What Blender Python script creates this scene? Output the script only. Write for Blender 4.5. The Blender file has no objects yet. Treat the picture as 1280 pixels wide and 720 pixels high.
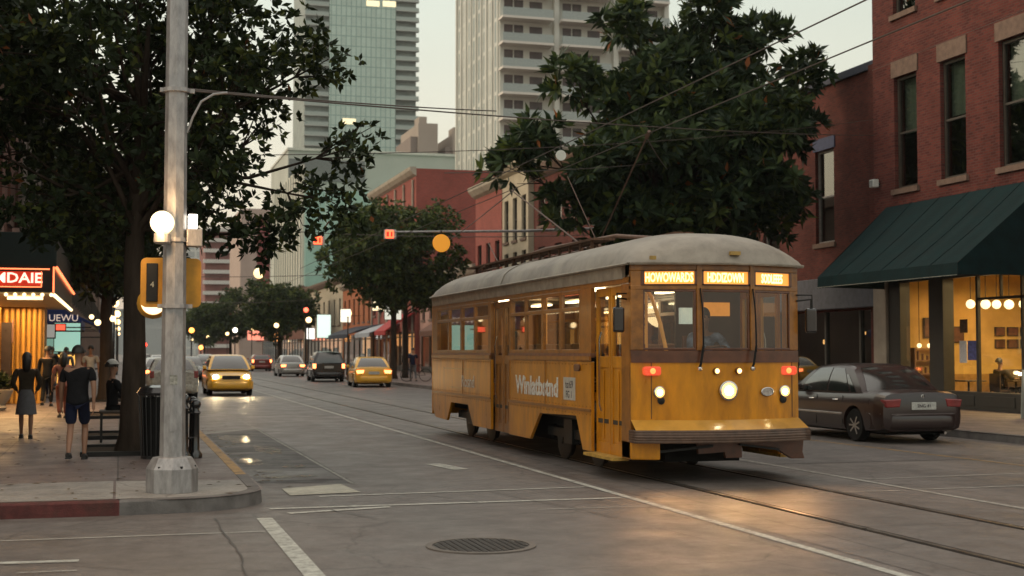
import bpy, bmesh, math, random
import numpy as np
from mathutils import Vector, Matrix
R = math.radians; PI = math.pi
random.seed(7)
sc = bpy.context.scene
col = sc.collection

# ------------------------------------------------------------------ materials
MATS = {}
def nd(nt, t, **k):
    n = nt.nodes.new(t)
    for a, b in k.items(): setattr(n, a, b)
    return n
def mat(name, c, rough=.6, metal=0, var=.25, scale=6, bump=.0, bscale=60, c2=None, coat=0, spec=.5, detail=5, emit=None, estr=0, stretch=None, dirt=0, trans=0):
    if name in MATS: return MATS[name]
    m = bpy.data.materials.new(name); m.use_nodes = True; nt = m.node_tree
    b = nt.nodes['Principled BSDF']; L = nt.links.new
    tc = nd(nt, 'ShaderNodeTexCoord'); src = tc.outputs['Object']
    if stretch:
        mp = nd(nt, 'ShaderNodeMapping'); mp.inputs['Scale'].default_value = stretch; L(src, mp.inputs[0]); src = mp.outputs[0]
    n = nd(nt, 'ShaderNodeTexNoise'); n.inputs['Scale'].default_value = scale; n.inputs['Detail'].default_value = detail; n.inputs['Roughness'].default_value = .62
    L(src, n.inputs['Vector'])
    r = nd(nt, 'ShaderNodeValToRGB')
    c2 = c2 or tuple(x*(1-var) for x in c); c1 = tuple(min(1, x*(1+var*.6)) for x in c) if not c2 or var else c
    r.color_ramp.elements[0].color = (*c2, 1); r.color_ramp.elements[1].color = (*c1, 1)
    r.color_ramp.elements[0].position = .32; r.color_ramp.elements[1].position = .68
    L(n.outputs[0], r.inputs[0]); out = r.outputs[0]
    if dirt:
        n3 = nd(nt, 'ShaderNodeTexNoise'); n3.inputs['Scale'].default_value = scale*.35; n3.inputs['Detail'].default_value = 8; n3.inputs['Roughness'].default_value = .7
        L(src, n3.inputs['Vector'])
        r3 = nd(nt, 'ShaderNodeValToRGB'); r3.color_ramp.elements[0].position = .5; r3.color_ramp.elements[1].position = .75
        r3.color_ramp.elements[0].color = (0,0,0,1); r3.color_ramp.elements[1].color = (dirt,)*3+(1,)
        L(n3.outputs[0], r3.inputs[0])
        mx = nd(nt, 'ShaderNodeMixRGB'); mx.inputs[2].default_value = (.05,.035,.025,1); L(r3.outputs[0], mx.inputs[0]); L(out, mx.inputs[1]); out = mx.outputs[0]
    L(out, b.inputs['Base Color'])
    rr = nd(nt, 'ShaderNodeMapRange'); rr.inputs[3].default_value = max(.02, rough-.1); rr.inputs[4].default_value = min(1, rough+.12)
    L(n.outputs[0], rr.inputs[0]); L(rr.outputs[0], b.inputs['Roughness'])
    b.inputs['Metallic'].default_value = metal; b.inputs['Coat Weight'].default_value = coat; b.inputs['Coat Roughness'].default_value = .12
    b.inputs['Specular IOR Level'].default_value = spec if (spec != .5 or rough < .55 or metal) else max(.12, .5-(rough-.5)*1.1)
    if trans: b.inputs['Transmission Weight'].default_value = trans
    if bump:
        n2 = nd(nt, 'ShaderNodeTexNoise'); n2.inputs['Scale'].default_value = bscale; n2.inputs['Detail'].default_value = 4
        L(src, n2.inputs['Vector'])
        bp = nd(nt, 'ShaderNodeBump'); bp.inputs['Strength'].default_value = bump; bp.inputs['Distance'].default_value = .02
        L(n2.outputs[0], bp.inputs['Height']); L(bp.outputs[0], b.inputs['Normal'])
    if emit:
        b.inputs['Emission Color'].default_value = (*emit, 1); b.inputs['Emission Strength'].default_value = estr
    MATS[name] = m; return m
def glass(name, tint=(.8,.85,.85), dark=.5, ior=1.5, rough=.02):
    """thin window pane: fresnel reflection over tinted see-through"""
    if name in MATS: return MATS[name]
    m = bpy.data.materials.new(name); m.use_nodes = True; nt = m.node_tree; nt.nodes.clear(); L = nt.links.new
    o = nd(nt, 'ShaderNodeOutputMaterial'); t = nd(nt, 'ShaderNodeBsdfTransparent'); g = nd(nt, 'ShaderNodeBsdfGlossy'); lw = nd(nt, 'ShaderNodeLayerWeight'); lw.inputs[0].default_value = .5
    pw = nd(nt, 'ShaderNodeMath', operation='POWER'); pw.inputs[1].default_value = 3.5; L(lw.outputs['Facing'], pw.inputs[0]); F0 = ((ior-1)/(ior+1))**2*1.8
    f = nd(nt, 'ShaderNodeMath', operation='MULTIPLY_ADD'); f.inputs[1].default_value = 1-F0; f.inputs[2].default_value = F0; f.use_clamp = True; L(pw.outputs[0], f.inputs[0]); g.inputs['Roughness'].default_value = rough
    t.inputs[0].default_value = (*[x*dark for x in tint], 1); g.inputs[0].default_value = (.95,.97,.95,1)
    mx = nd(nt, 'ShaderNodeMixShader'); n = nd(nt, 'ShaderNodeTexNoise'); n.inputs['Scale'].default_value = .9; bp = nd(nt, 'ShaderNodeBump'); bp.inputs['Strength'].default_value = .12
    tc = nd(nt, 'ShaderNodeTexCoord'); L(tc.outputs['Object'], n.inputs['Vector']); L(n.outputs[0], bp.inputs['Height']); L(bp.outputs[0], g.inputs['Normal'])
    L(f.outputs[0], mx.inputs[0]); L(t.outputs[0], mx.inputs[1]); L(g.outputs[0], mx.inputs[2]); L(mx.outputs[0], o.inputs[0])
    MATS[name] = m; return m
def emis(name, c, s):
    if name in MATS: return MATS[name]
    m = bpy.data.materials.new(name); m.use_nodes = True; nt = m.node_tree; b = nt.nodes['Principled BSDF']
    b.inputs['Base Color'].default_value = (*[min(.8, x) for x in c], 1); b.inputs['Emission Color'].default_value = (*c, 1); b.inputs['Emission Strength'].default_value = s
    b.inputs['Roughness'].default_value = .4
    MATS[name] = m; return m
def brick(name, c1, c2, mortar, bw=.22, bh=.075, rough=.85, ms=.012, blotch=.35):
    if name in MATS: return MATS[name]
    m = bpy.data.materials.new(name); m.use_nodes = True; nt = m.node_tree; b = nt.nodes['Principled BSDF']; L = nt.links.new
    tc = nd(nt, 'ShaderNodeTexCoord'); sp = nd(nt, 'ShaderNodeSeparateXYZ'); ad = nd(nt, 'ShaderNodeMath', operation='ADD'); cb = nd(nt, 'ShaderNodeCombineXYZ')
    L(tc.outputs['Object'], sp.inputs[0]); L(sp.outputs[0], ad.inputs[0]); L(sp.outputs[1], ad.inputs[1]); L(ad.outputs[0], cb.inputs[0]); L(sp.outputs[2], cb.inputs[1])
    t = nd(nt, 'ShaderNodeTexBrick'); t.inputs['Scale'].default_value = 1; t.inputs['Brick Width'].default_value = bw; t.inputs['Row Height'].default_value = bh
    t.inputs['Mortar Size'].default_value = ms; t.inputs['Color1'].default_value = (*c1, 1); t.inputs['Color2'].default_value = (*c2, 1); t.inputs['Mortar'].default_value = (*mortar, 1)
    t.inputs['Bias'].default_value = -.1
    L(cb.outputs[0], t.inputs['Vector'])
    n = nd(nt, 'ShaderNodeTexNoise'); n.inputs['Scale'].default_value = .6; n.inputs['Detail'].default_value = 9; n.inputs['Roughness'].default_value = .7; L(tc.outputs['Object'], n.inputs['Vector'])
    r = nd(nt, 'ShaderNodeValToRGB'); r.color_ramp.elements[0].position = .35; r.color_ramp.elements[1].position = .7
    r.color_ramp.elements[0].color = (1-blotch,)*3+(1,); r.color_ramp.elements[1].color = (1+blotch*.3,)*3+(1,)
    L(n.outputs[0], r.inputs[0])
    mx = nd(nt, 'ShaderNodeMixRGB', blend_type='MULTIPLY'); mx.inputs[0].default_value = 1; L(t.outputs[0], mx.inputs[1]); L(r.outputs[0], mx.inputs[2]); L(mx.outputs[0], b.inputs['Base Color'])
    bp = nd(nt, 'ShaderNodeBump'); bp.inputs['Strength'].default_value = .5; bp.inputs['Distance'].default_value = .01; bp.invert = True
    L(t.outputs['Fac'], bp.inputs['Height']); L(bp.outputs[0], b.inputs['Normal'])
    b.inputs['Roughness'].default_value = rough; b.inputs['Specular IOR Level'].default_value = .2 if rough > .6 else .5
    MATS[name] = m; return m
def road_mat(name, c, jx=0, jy=0, crack=.6, rough=.5, grain=.5, patch=.35):
    m = bpy.data.materials.new(name); m.use_nodes = True; nt = m.node_tree; b = nt.nodes['Principled BSDF']; L = nt.links.new
    tc = nd(nt, 'ShaderNodeTexCoord'); O = tc.outputs['Object']
    def noise(s, d=6, r=.6, vec=O):
        n = nd(nt, 'ShaderNodeTexNoise'); n.inputs['Scale'].default_value = s; n.inputs['Detail'].default_value = d; n.inputs['Roughness'].default_value = r; L(vec, n.inputs['Vector']); return n.outputs[0]
    def ramp(i, a, b_, ca, cb_):
        r = nd(nt, 'ShaderNodeValToRGB'); r.color_ramp.elements[0].position = a; r.color_ramp.elements[1].position = b_
        r.color_ramp.elements[0].color = (*ca, 1); r.color_ramp.elements[1].color = (*cb_, 1); L(i, r.inputs[0]); return r.outputs[0]
    def mul(a, b_, f=1):
        x = nd(nt, 'ShaderNodeMixRGB', blend_type='MULTIPLY'); x.inputs[0].default_value = f; L(a, x.inputs[1]); L(b_, x.inputs[2]); return x.outputs[0]
    mp = nd(nt, 'ShaderNodeMapping'); mp.inputs['Scale'].default_value = (1.0, .25, 1); L(O, mp.inputs[0])
    base = ramp(noise(.35, 8, .7, mp.outputs[0]), .3, .72, tuple(x*(1-patch) for x in c), tuple(x*(1+patch) for x in c))
    fine = ramp(noise(90, 3, .8), .3, .7, (1-grain*.55,)*3, (1+grain*.5,)*3)
    o = mul(base, fine); gr2 = ramp(noise(24, 5, .85), .32, .68, (.78,.77,.77), (1.16,1.15,1.14)); o = mul(o, gr2)
    mid = ramp(noise(2.6, 9, .78), .34, .62, (.55,.53,.53), (1.12,1.12,1.12)); o = mul(o, mid, .85)
    # cracks
    v = nd(nt, 'ShaderNodeTexVoronoi', feature='DISTANCE_TO_EDGE'); v.inputs['Scale'].default_value = .33
    wn = nd(nt, 'ShaderNodeTexNoise'); wn.inputs['Scale'].default_value = 1.2; wn.inputs['Detail'].default_value = 8; L(O, wn.inputs['Vector'])
    va = nd(nt, 'ShaderNodeVectorMath', operation='MULTIPLY_ADD'); va.inputs[1].default_value = (.9,.9,0); L(wn.outputs['Color'], va.inputs[0]); L(O, va.inputs[2]); L(va.outputs[0], v.inputs['Vector'])
    cr = ramp(v.outputs['Distance'], .0015, .006, (1-crack,)*3, (1,1,1)); o = mul(o, cr)
    if jx or jy:
        t = nd(nt, 'ShaderNodeTexBrick'); t.offset = 0; t.inputs['Scale'].default_value = 1; t.inputs['Brick Width'].default_value = jx; t.inputs['Row Height'].default_value = jy
        t.inputs['Mortar Size'].default_value = .012; t.inputs['Color1'].default_value = (1,1,1,1); t.inputs['Color2'].default_value = (.86,.86,.86,1); t.inputs['Mortar'].default_value = (.35,.35,.35,1)
        L(O, t.inputs['Vector']); o = mul(o, t.outputs[0])
    L(o, b.inputs['Base Color'])
    rr = nd(nt, 'ShaderNodeMapRange'); rr.inputs[1].default_value = .3; rr.inputs[2].default_value = .7; rr.inputs[3].default_value = rough-.14; rr.inputs[4].default_value = rough+.16
    L(noise(1.1, 7, .7), rr.inputs[0]); L(rr.outputs[0], b.inputs['Roughness'])
    bp = nd(nt, 'ShaderNodeBump'); bp.inputs['Strength'].default_value = .35; bp.inputs['Distance'].default_value = .012
    L(noise(70, 4, .7), bp.inputs['Height']); L(bp.outputs[0], b.inputs['Normal'])
    MATS[name] = m; return m

# ------------------------------------------------------------------ objects
def tag(o, label=None, cat=None, group=None, kind=None):
    if label: o['label'] = label
    if cat: o['category'] = cat
    if group: o['group'] = group
    if kind: o['kind'] = kind
    return o
def empty(name, loc=(0,0,0), rz=0, label=None, cat=None, group=None):
    o = bpy.data.objects.new(name, None); col.objects.link(o); o.location = loc; o.rotation_euler = (0,0,rz)
    o.empty_display_size = .2
    return tag(o, label, cat, group)
def link_mesh(name, me, m, parent=None, smooth=None, bevel=0):
    o = bpy.data.objects.new(name, me); col.objects.link(o)
    if m is not None:
        for x in (m if isinstance(m, (list, tuple)) else [m]): me.materials.append(x)
    if parent is not None: o.parent = parent
    if smooth is not None:
        me.shade_smooth()
        if smooth < 179: me.set_sharp_from_angle(angle=R(smooth))
    if bevel:
        bv = o.modifiers.new('bevel', 'BEVEL'); bv.width = bevel; bv.segments = 2; bv.limit_method = 'ANGLE'; bv.angle_limit = R(40)
    return o
class MB:
    def __init__(s): s.v = []; s.f = []; s.mi = []; s.cur = 0
    def add(s, vs, fs):
        n = len(s.v); s.v += [tuple(v) for v in vs]; s.f += [tuple(i+n for i in f) for f in fs]; s.mi += [s.cur]*len(fs); return s
    def box(s, x0, x1, y0, y1, z0, z1):
        if x0 > x1: x0, x1 = x1, x0
        if y0 > y1: y0, y1 = y1, y0
        if z0 > z1: z0, z1 = z1, z0
        return s.add([(x0,y0,z0),(x1,y0,z0),(x1,y1,z0),(x0,y1,z0),(x0,y0,z1),(x1,y0,z1),(x1,y1,z1),(x0,y1,z1)],
                     [(0,3,2,1),(4,5,6,7),(0,1,5,4),(1,2,6,5),(2,3,7,6),(3,0,4,7)])
    def bar(s, a, b, w, h=None):
        h = h or w; a = Vector(a); b = Vector(b); d = (b-a).normalized(); u = Vector((0,0,1)) if abs(d.z) < .95 else Vector((1,0,0))
        x = d.cross(u).normalized(); y = x.cross(d).normalized(); x *= w/2; y *= h/2
        return s.add([a-x-y,a+x-y,a+x+y,a-x+y,b-x-y,b+x-y,b+x+y,b-x+y], [(0,1,2,3),(4,7,6,5),(0,4,5,1),(1,5,6,2),(2,6,7,3),(3,7,4,0)])
    def tube(s, pts, rs, n=8, cap=True):
        pts = [Vector(p) for p in pts]
        if not isinstance(rs, (list, tuple)): rs = [rs]*len(pts)
        vs = []; fs = []; pu = None
        for i, p in enumerate(pts):
            d = (pts[min(i+1,len(pts)-1)]-pts[max(i-1,0)]).normalized()
            if pu is None: pu = Vector((1,0,0)) if abs(d.x) < .9 else Vector((0,1,0))
            u = (pu - d*pu.dot(d)).normalized(); w = d.cross(u); pu = u
            for k in range(n):
                a = 2*PI*k/n; vs.append(p+u*math.cos(a)*rs[i]+w*math.sin(a)*rs[i])
        for i in range(len(pts)-1):
            for k in range(n):
                k2 = (k+1)%n; fs.append((i*n+k, i*n+k2, (i+1)*n+k2, (i+1)*n+k))
        if cap: fs.append(tuple(range(n-1,-1,-1))); fs.append(tuple((len(pts)-1)*n+k for k in range(n)))
        return s.add(vs, fs)
    def lathe(s, prof, c=(0,0,0), n=16, axis='z'):
        vs = []; fs = []
        for r, z in prof:
            for k in range(n):
                a = 2*PI*k/n; x, y = r*math.cos(a), r*math.sin(a)
                p = (x,y,z) if axis == 'z' else ((z,x,y) if axis == 'x' else (y,z,x))
                vs.append((c[0]+p[0], c[1]+p[1], c[2]+p[2]))
        for i in range(len(prof)-1):
            for k in range(n):
                k2 = (k+1)%n; fs.append((i*n+k, i*n+k2, (i+1)*n+k2, (i+1)*n+k))
        fs.append(tuple(range(n-1,-1,-1))); fs.append(tuple((len(prof)-1)*n+k for k in range(n)))
        return s.add(vs, fs)
    def ball(s, c, r, n=16, sz=1):
        return s.lathe([(max(.001, r*math.sin(PI*i/(n//2+2))), -r*sz*math.cos(PI*i/(n//2+2))) for i in range(n//2+3)], c, n)
    def prism(s, poly, axis, a, b):
        """poly in the two other axes (order x,y,z) extruded from a to b along axis"""
        def P(p, t): return (t,p[0],p[1]) if axis == 'x' else ((p[0],t,p[1]) if axis == 'y' else (p[0],p[1],t))
        n = len(poly); vs = [P(p,a) for p in poly]+[P(p,b) for p in poly]
        return s.add(vs, [tuple(range(n)), tuple(range(2*n-1,n-1,-1))]+[(i,(i+1)%n+0,(i+1)%n+n,i+n) for i in range(n)])
    def grid(s, F, nu, nv):
        vs = [F(i/nu, j/nv) for j in range(nv+1) for i in range(nu+1)]
        return s.add(vs, [(j*(nu+1)+i, j*(nu+1)+i+1, (j+1)*(nu+1)+i+1, (j+1)*(nu+1)+i) for j in range(nv) for i in range(nu)])
    def mesh(s, name):
        me = bpy.data.meshes.new(name); me.from_pydata(s.v, [], s.f)
        if any(s.mi): me.polygons.foreach_set('material_index', s.mi)
        bm = bmesh.new(); bm.from_mesh(me); bmesh.ops.recalc_face_normals(bm, faces=bm.faces); bm.to_mesh(me); bm.free()
        return me
    def build(s, name, m, parent=None, smooth=None, bevel=0, loc=None):
        o = link_mesh(name, s.mesh(name), m, parent, smooth, bevel)
        if loc: o.location = loc
        return o
def boxo(name, m, parent, *a, bevel=0): return MB().box(*a).build(name, m, parent, bevel=bevel)
def copy_tree(o, parent=None):
    c = o.copy(); col.objects.link(c)
    if parent is not None: c.parent = parent
    for ch in list(o.children): copy_tree(ch, c)
    return c
def text(name, s, size, m, parent, loc, rot, ext=.004, sx=1, bold=0):
    cu = bpy.data.curves.new('t', 'FONT'); cu.body = s; cu.size = size; cu.extrude = ext; cu.align_x = 'CENTER'; cu.align_y = 'CENTER'; cu.offset = bold; cu.resolution_u = 2
    t = bpy.data.objects.new('t', cu); col.objects.link(t); bpy.context.view_layer.update()
    me = bpy.data.meshes.new_from_object(t.evaluated_get(bpy.context.evaluated_depsgraph_get())); bpy.data.objects.remove(t)
    me.materials.clear(); o = link_mesh(name, me, m, parent); o.location = loc; o.rotation_euler = rot; o.scale = (sx,1,1); return o

# wall plane with openings. origin o, u direction, outward normal n; openings (u0,u1,z0,z1); reveal depth
def wall_mb(o, u, n, W, z0, z1, ops, depth=.22, thick=None):
    o = Vector(o); u = Vector(u); n = Vector(n); mb = MB()
    us = sorted({0, W, *[a for p in ops for a in p[:2]]}); zs = sorted({z0, z1, *[a for p in ops for a in p[2:4]]})
    P = lambda a, z, d=0: o+u*a+Vector((0,0,z-o.z))-n*d
    for i in range(len(us)-1):
        for j in range(len(zs)-1):
            cu, cz = (us[i]+us[i+1])/2, (zs[j]+zs[j+1])/2
            if any(p[0] < cu < p[1] and p[2] < cz < p[3] for p in ops): continue
            mb.add([P(us[i],zs[j]),P(us[i+1],zs[j]),P(us[i+1],zs[j+1]),P(us[i],zs[j+1])], [(0,1,2,3)])
    for a, b, c, d in [p[:4] for p in ops]:
        for (p, q) in (((a,c),(b,c)),((b,c),(b,d)),((b,d),(a,d)),((a,d),(a,c))):
            mb.add([P(*p),P(*q),P(*q,depth),P(*p,depth)], [(0,1,2,3)])
    return mb
def window(parent, o, u, n, a, b, c, d, fm, gm, depth=.16, fw=.06, rail=True, mull=0, sill=None, lintel=None, name='window', sw=.1, lh=.5):
    """one sash window in an opening of a wall; frame with the pane as sub-part"""
    o = Vector(o); u = Vector(u); n = Vector(n)
    def bx(mb, a0, a1, z0, z1, d0, d1):
        p = [o+u*a_+Vector((0,0,z_-o.z))-n*d_ for d_ in (d0,d1) for (a_,z_) in ((a0,z0),(a1,z0),(a1,z1),(a0,z1))]
        mb.add(p, [(0,1,2,3),(4,7,6,5),(0,4,5,1),(1,5,6,2),(2,6,7,3),(3,7,4,0)])
    f = MB(); e = .003
    bx(f, a+e, a+fw, c+e, d-e, depth-.05, depth+.04); bx(f, b-fw, b-e, c+e, d-e, depth-.05, depth+.04)
    bx(f, a+fw, b-fw, d-fw, d-e, depth-.05, depth+.04); bx(f, a+fw, b-fw, c+e, c+fw, depth-.05, depth+.04)
    if rail: m_ = (c+d)/2; bx(f, a+fw, b-fw, m_-.03, m_+.03, depth-.04, depth+.03)
    for k in range(mull): x = a+(b-a)*(k+1)/(mull+1); bx(f, x-.025, x+.025, c+fw, d-fw, depth-.045, depth+.035)
    w = f.build(name, fm, parent)
    g = MB(); p = [o+u*a_+Vector((0,0,z_-o.z))-n*(depth+.01) for (a_,z_) in ((a+fw*.8,c+fw*.8),(b-fw*.8,c+fw*.8),(b-fw*.8,d-fw*.8),(a+fw*.8,d-fw*.8))]
    g.add(p, [(0,1,2,3)]).build('pane', gm, w)
    if sill: s = MB(); bx(s, a-sw, b+sw, c-.16, c-.002, -.09, .1); s.build('sill', sill, w)
    if lintel: s = MB(); bx(s, a-sw, b+sw, d+.002, d+lh, -.04, .1); s.build('lintel', lintel, w)
    return w

# ------------------------------------------------------------------ shared materials
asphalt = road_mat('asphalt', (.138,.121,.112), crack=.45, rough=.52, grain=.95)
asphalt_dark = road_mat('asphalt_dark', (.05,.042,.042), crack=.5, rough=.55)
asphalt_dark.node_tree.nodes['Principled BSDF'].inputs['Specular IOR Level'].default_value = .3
wet = mat('wet_glint', (.05,.042,.036), .14, var=.4, scale=6, bump=.15, bscale=30)
concrete_road = road_mat('concrete_road', (.42,.40,.32), crack=.4, rough=.45)
pave = road_mat('paving', (.16,.122,.112), jx=1.7, jy=2.9, crack=.25, rough=.55)
pave_light = road_mat('paving_light', (.26,.245,.225), jx=0, jy=0, crack=.35, rough=.6)
kerb_m = mat('kerb_stone', (.14,.13,.125), .75, var=.35, scale=4, bump=.4, dirt=.5)
kerb_red = mat('kerb_red', (.10,.028,.026), .7, var=.4, scale=8, bump=.3, dirt=.7)
kerb_yel = mat('kerb_yellow', (.34,.19,.055), .6, var=.4, scale=8, bump=.3, dirt=.9)
def worn_paint(name, c, lo=.38, hi=.56):
    m = mat(name, c, .6, var=.2, scale=3); nt = m.node_tree; b = nt.nodes['Principled BSDF']; tc = nd(nt, 'ShaderNodeTexCoord')
    n = nd(nt, 'ShaderNodeTexNoise'); n.inputs['Scale'].default_value = 9; n.inputs['Detail'].default_value = 9; n.inputs['Roughness'].default_value = .8
    r = nd(nt, 'ShaderNodeValToRGB'); r.color_ramp.elements[0].position = lo; r.color_ramp.elements[1].position = hi
    nt.links.new(tc.outputs['Object'], n.inputs['Vector']); nt.links.new(n.outputs[0], r.inputs[0]); r.color_ramp.elements[0].color = (.3,.3,.3,1); r.color_ramp.elements[1].color = (.95,.95,.95,1); nt.links.new(r.outputs[0], b.inputs['Alpha']); return m
paint_w = worn_paint('paint_white', (.5,.5,.45), .3, .6)
paint_thin = worn_paint('paint_white_faded', (.42,.41,.37), .35, .7)
paint_y = worn_paint('paint_yellow', (.4,.24,.07), .42, .6)
steel = mat('galvanised_steel', (.36,.35,.35), .5, .55, var=.3, scale=14, bump=.15, bscale=30, dirt=.35, stretch=(1,1,.35))
dark_metal = mat('dark_metal', (.02,.02,.02), .45, .5, var=.3)
black = mat('black_rubber', (.015,.015,.015), .8, var=.3)
black_gloss = mat('black_gloss', (.012,.012,.013), .2, coat=.6, var=.2)
chrome = mat('chrome', (.6,.58,.56), .18, 1, var=.1)
wood_dark = mat('dark_wood', (.05,.032,.02), .5, var=.4, scale=10, stretch=(1,1,.15), coat=.2)
shop_frame = mat('shop_frame_paint', (.022,.021,.018), .45, var=.3, scale=6, coat=.15)
stone = mat('stone_trim', (.17,.115,.09), .8, var=.25, scale=5, bump=.3)
stone_pale = mat('stone_pale', (.38,.33,.27), .85, var=.2, scale=1.5, bump=.2)
win_frame = mat('window_frame_brown', (.045,.036,.028), .55, var=.3)
win_glass = glass('window_glass_dark', (.7,.8,.74), .5, 1.7)
clear_glass = glass('shop_glass', (1,1,1), .93, 1.45)
far_glass = mat('far_window_glass', (.05,.06,.06), .12, var=.5, scale=.8, spec=.9)
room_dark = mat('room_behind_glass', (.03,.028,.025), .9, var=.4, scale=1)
brick_red = brick('brick_red', (.165,.042,.033), (.085,.022,.021), (.12,.06,.05), rough=.95)
brick_wing = brick('brick_wing', (.15,.038,.03), (.09,.025,.021), (.10,.048,.038), rough=.95)
brick_far = brick('brick_far', (.34,.075,.06), (.27,.06,.05), (.22,.1,.08), blotch=.2)
brick_left = brick('brick_left', (.16,.055,.04), (.12,.04,.03), (.12,.08,.06))

# ------------------------------------------------------------------ setting
HX = 420
def struct(name, mb, m, **k): return tag(mb.build(name, m, **k), kind='structure')
struct('ground', MB().add([(-500,-300,-.012),(600,-300,-.012),(600,1200,-.012),(-500,1200,-.012)], [(0,1,2,3)]), mat('far_ground', (.12,.11,.1), .9, scale=.2))
struct('road', MB().add([(-.0,-60,0),(17.2,-60,0),(17.2,900,0),(0,900,0)], [(0,1,2,3)]), asphalt)
struct('cross_street', MB().add([(-200,-4,.0),(0,-4,0),(0,15.6,0),(-200,15.6,0)], [(0,1,2,3)]).add([(17.2,-4,0),(200,-4,0),(200,17.4,0),(17.2,17.4,0)], [(0,1,2,3)]), asphalt)
def pavement(name, outline, m, m_k, z=.15):
    mb = MB(); n = len(outline); mb.add([(x,y,z) for x,y in outline], [tuple(range(n))]); return struct(name, mb, m)
def kerb(name, line, m, w=.16, z=.155, closed=False):
    """kerb following a polyline, road on its right-hand side"""
    mb = MB(); L = []; 
    for i, p in enumerate(line):
        a = Vector(line[max(i-1,0)]); b = Vector(line[min(i+1,len(line)-1)]); d = (b-a).normalized(); nrm = Vector((-d.y, d.x)); L.append((Vector(p), nrm))
    vs = []
    for p, nr in L:
        q = p+nr*w; vs += [(p.x,p.y,-.01),(p.x+nr.x*.012,p.y+nr.y*.012,z-.02),(p.x+nr.x*.03,p.y+nr.y*.03,z),(q.x,q.y,z),(q.x,q.y,-.01)]
    fs = []
    for i in range(len(L)-1):
        for k in range(4): fs.append((i*5+k, i*5+k+1, (i+1)*5+k+1, (i+1)*5+k))
    mb.add(vs, fs); return struct(name, mb, m, smooth=30)
# left block corner at (1.6,15) with a rounded corner
cx, cy, cr = .55, 16.1, 1.06
arc = [(cx+cr*math.sin(a), cy-cr*math.cos(a)) for a in [R(t) for t in range(0, 91, 9)]]
left_far = [(1.6,29.5),(1.3,31.3),(.85,32.5),(.7,34),(.7,900)]
pavement('pavement_left', [(-200,14.98)]+arc+left_far+[(-200,900)], pave, None)
struct('pavement_corner', MB().add([(x-.17 if i>4 else x,y+.17 if i<7 else y,.154) for i,(x,y) in enumerate(arc)]+[(1.43,17.0,.154),(-.02,17.3,.154),(-.02,15.2,.154)], [tuple(range(len(arc)+3))]), pave_light)
struct('pavement_ramp', MB().add([(-200,15.2,.154),(-.05,15.2,.154),(-.05,17.3,.154),(-200,17.3,.154)], [(0,1,2,3)]), pave_light)
kerb('kerb_red_painted', [(-200,14.98),(-60,14.98),(0.02,14.98)], kerb_red)
kerb('kerb_corner', [(.02,14.98)]+arc+[(1.61,17.8)], kerb_m)
kerb('kerb_yellow_painted', [(1.61,17.8),(1.6,29.5),(1.3,31.3),(.85,32.5),(.7,34),(.7,60)], kerb_yel)
kerb('kerb_left', [(.7,60),(.7,900)], kerb_m)
rk = [(16.2,900)][:0]
right_line = [(13.7,900),(13.7,50),(13.9,48.5),(15.6,46.6),(16.2,45),(16.2,20.0),(16.6,18.2),(17.6,17.4),(200,17.4)]
pavement('pavement_right', right_line+[(200,900)], pave, None)
kerb('kerb_right', right_line, kerb_m)
# painted markings and road patches
def quad(name, pts, m, z=.004): return struct(name, MB().add([(x,y,z) for x,y in pts], [(0,1,2,3)]), m)
def stripe(name, a, b, w, m, z=.008):
    a = Vector(a); b = Vector(b); d = (b-a).normalized(); n = Vector((-d.y,d.x))*w/2
    return quad(name, [tuple(a-n),tuple(b-n),tuple(b+n),tuple(a+n)], m, z)
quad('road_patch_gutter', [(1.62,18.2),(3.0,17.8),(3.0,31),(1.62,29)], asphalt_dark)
quad('road_patch_concrete', [(1.98,16.45),(2.86,16.6),(2.78,17.7),(1.98,17.3)], concrete_road, .008)
quad('road_patch_repair', [(1.75,18.4),(2.9,18.4),(2.9,20.2),(1.75,20.2)], road_mat('asphalt_mid', (.075,.064,.062), rough=.5), .008)
quad('road_slab_track', [(6.0,-20),(9.2,-20),(9.2,300),(6.0,300)], road_mat('track_paving', (.148,.13,.12), jx=3.2, jy=6, crack=.3, rough=.46))
quad('road_lane_right', [(9.4,19),(13.6,19),(13.6,300),(9.4,300)], road_mat('lane_asphalt', (.11,.098,.094), crack=.5, rough=.5))
for nm, a, b, w, m in [
    ('lane_line', (5.8,-10), (5.8,300), .1, paint_w), ('lane_line', (9.55,-10), (9.55,300), .09, paint_thin),
    ('lane_line', (2.95,17.6), (2.95,300), .05, paint_thin),
    ('crosswalk_line', (1.6,15.12), (5.7,15.12), .1, paint_w), ('crosswalk_line', (5.95,15.1), (9.4,14.95), .06, paint_thin), ('crosswalk_line', (9.65,15.0), (16,15.2), .06, paint_thin),
    ('crosswalk_line', (2.3,16.25), (5.7,16.45), .07, paint_w), ('crosswalk_line', (9.6,16.4), (16,16.8), .06, paint_thin),
    ('stop_line', (1.75,14.65), (2.9,14.95), .12, paint_w), ('stop_line', (4.4,14.25), (8.5,14.15), .05, paint_thin),
    ('edge_line', (1.46,14.3), (1.46,6), .16, paint_w), ('edge_line', (-60,13.0), (1.36,13.25), .035, paint_w),
    ('lane_dash', (-.95,11.86), (-.3,11.82), .12, paint_w), ('lane_dash', (-.75,11.3), (-.3,11.3), .05, paint_thin),
    ('lane_dash', (4.64,20.5), (4.82,19.4), .26, paint_w), ('lane_dash', (4.95,20.7), (5.7,20.95), .05, paint_thin),
    ('parking_line', (1.7,23.5), (5.7,24.2), .06, paint_thin), ('parking_line', (3,29), (5.7,29.2), .06, paint_thin),
    ('yellow_line', (13.2,15.5), (12.4,45), .08, paint_y), ('parking_line', (9.6,24), (12.4,24.4), .05, paint_thin)]:
    stripe(nm, a, b, w, m)
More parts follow.
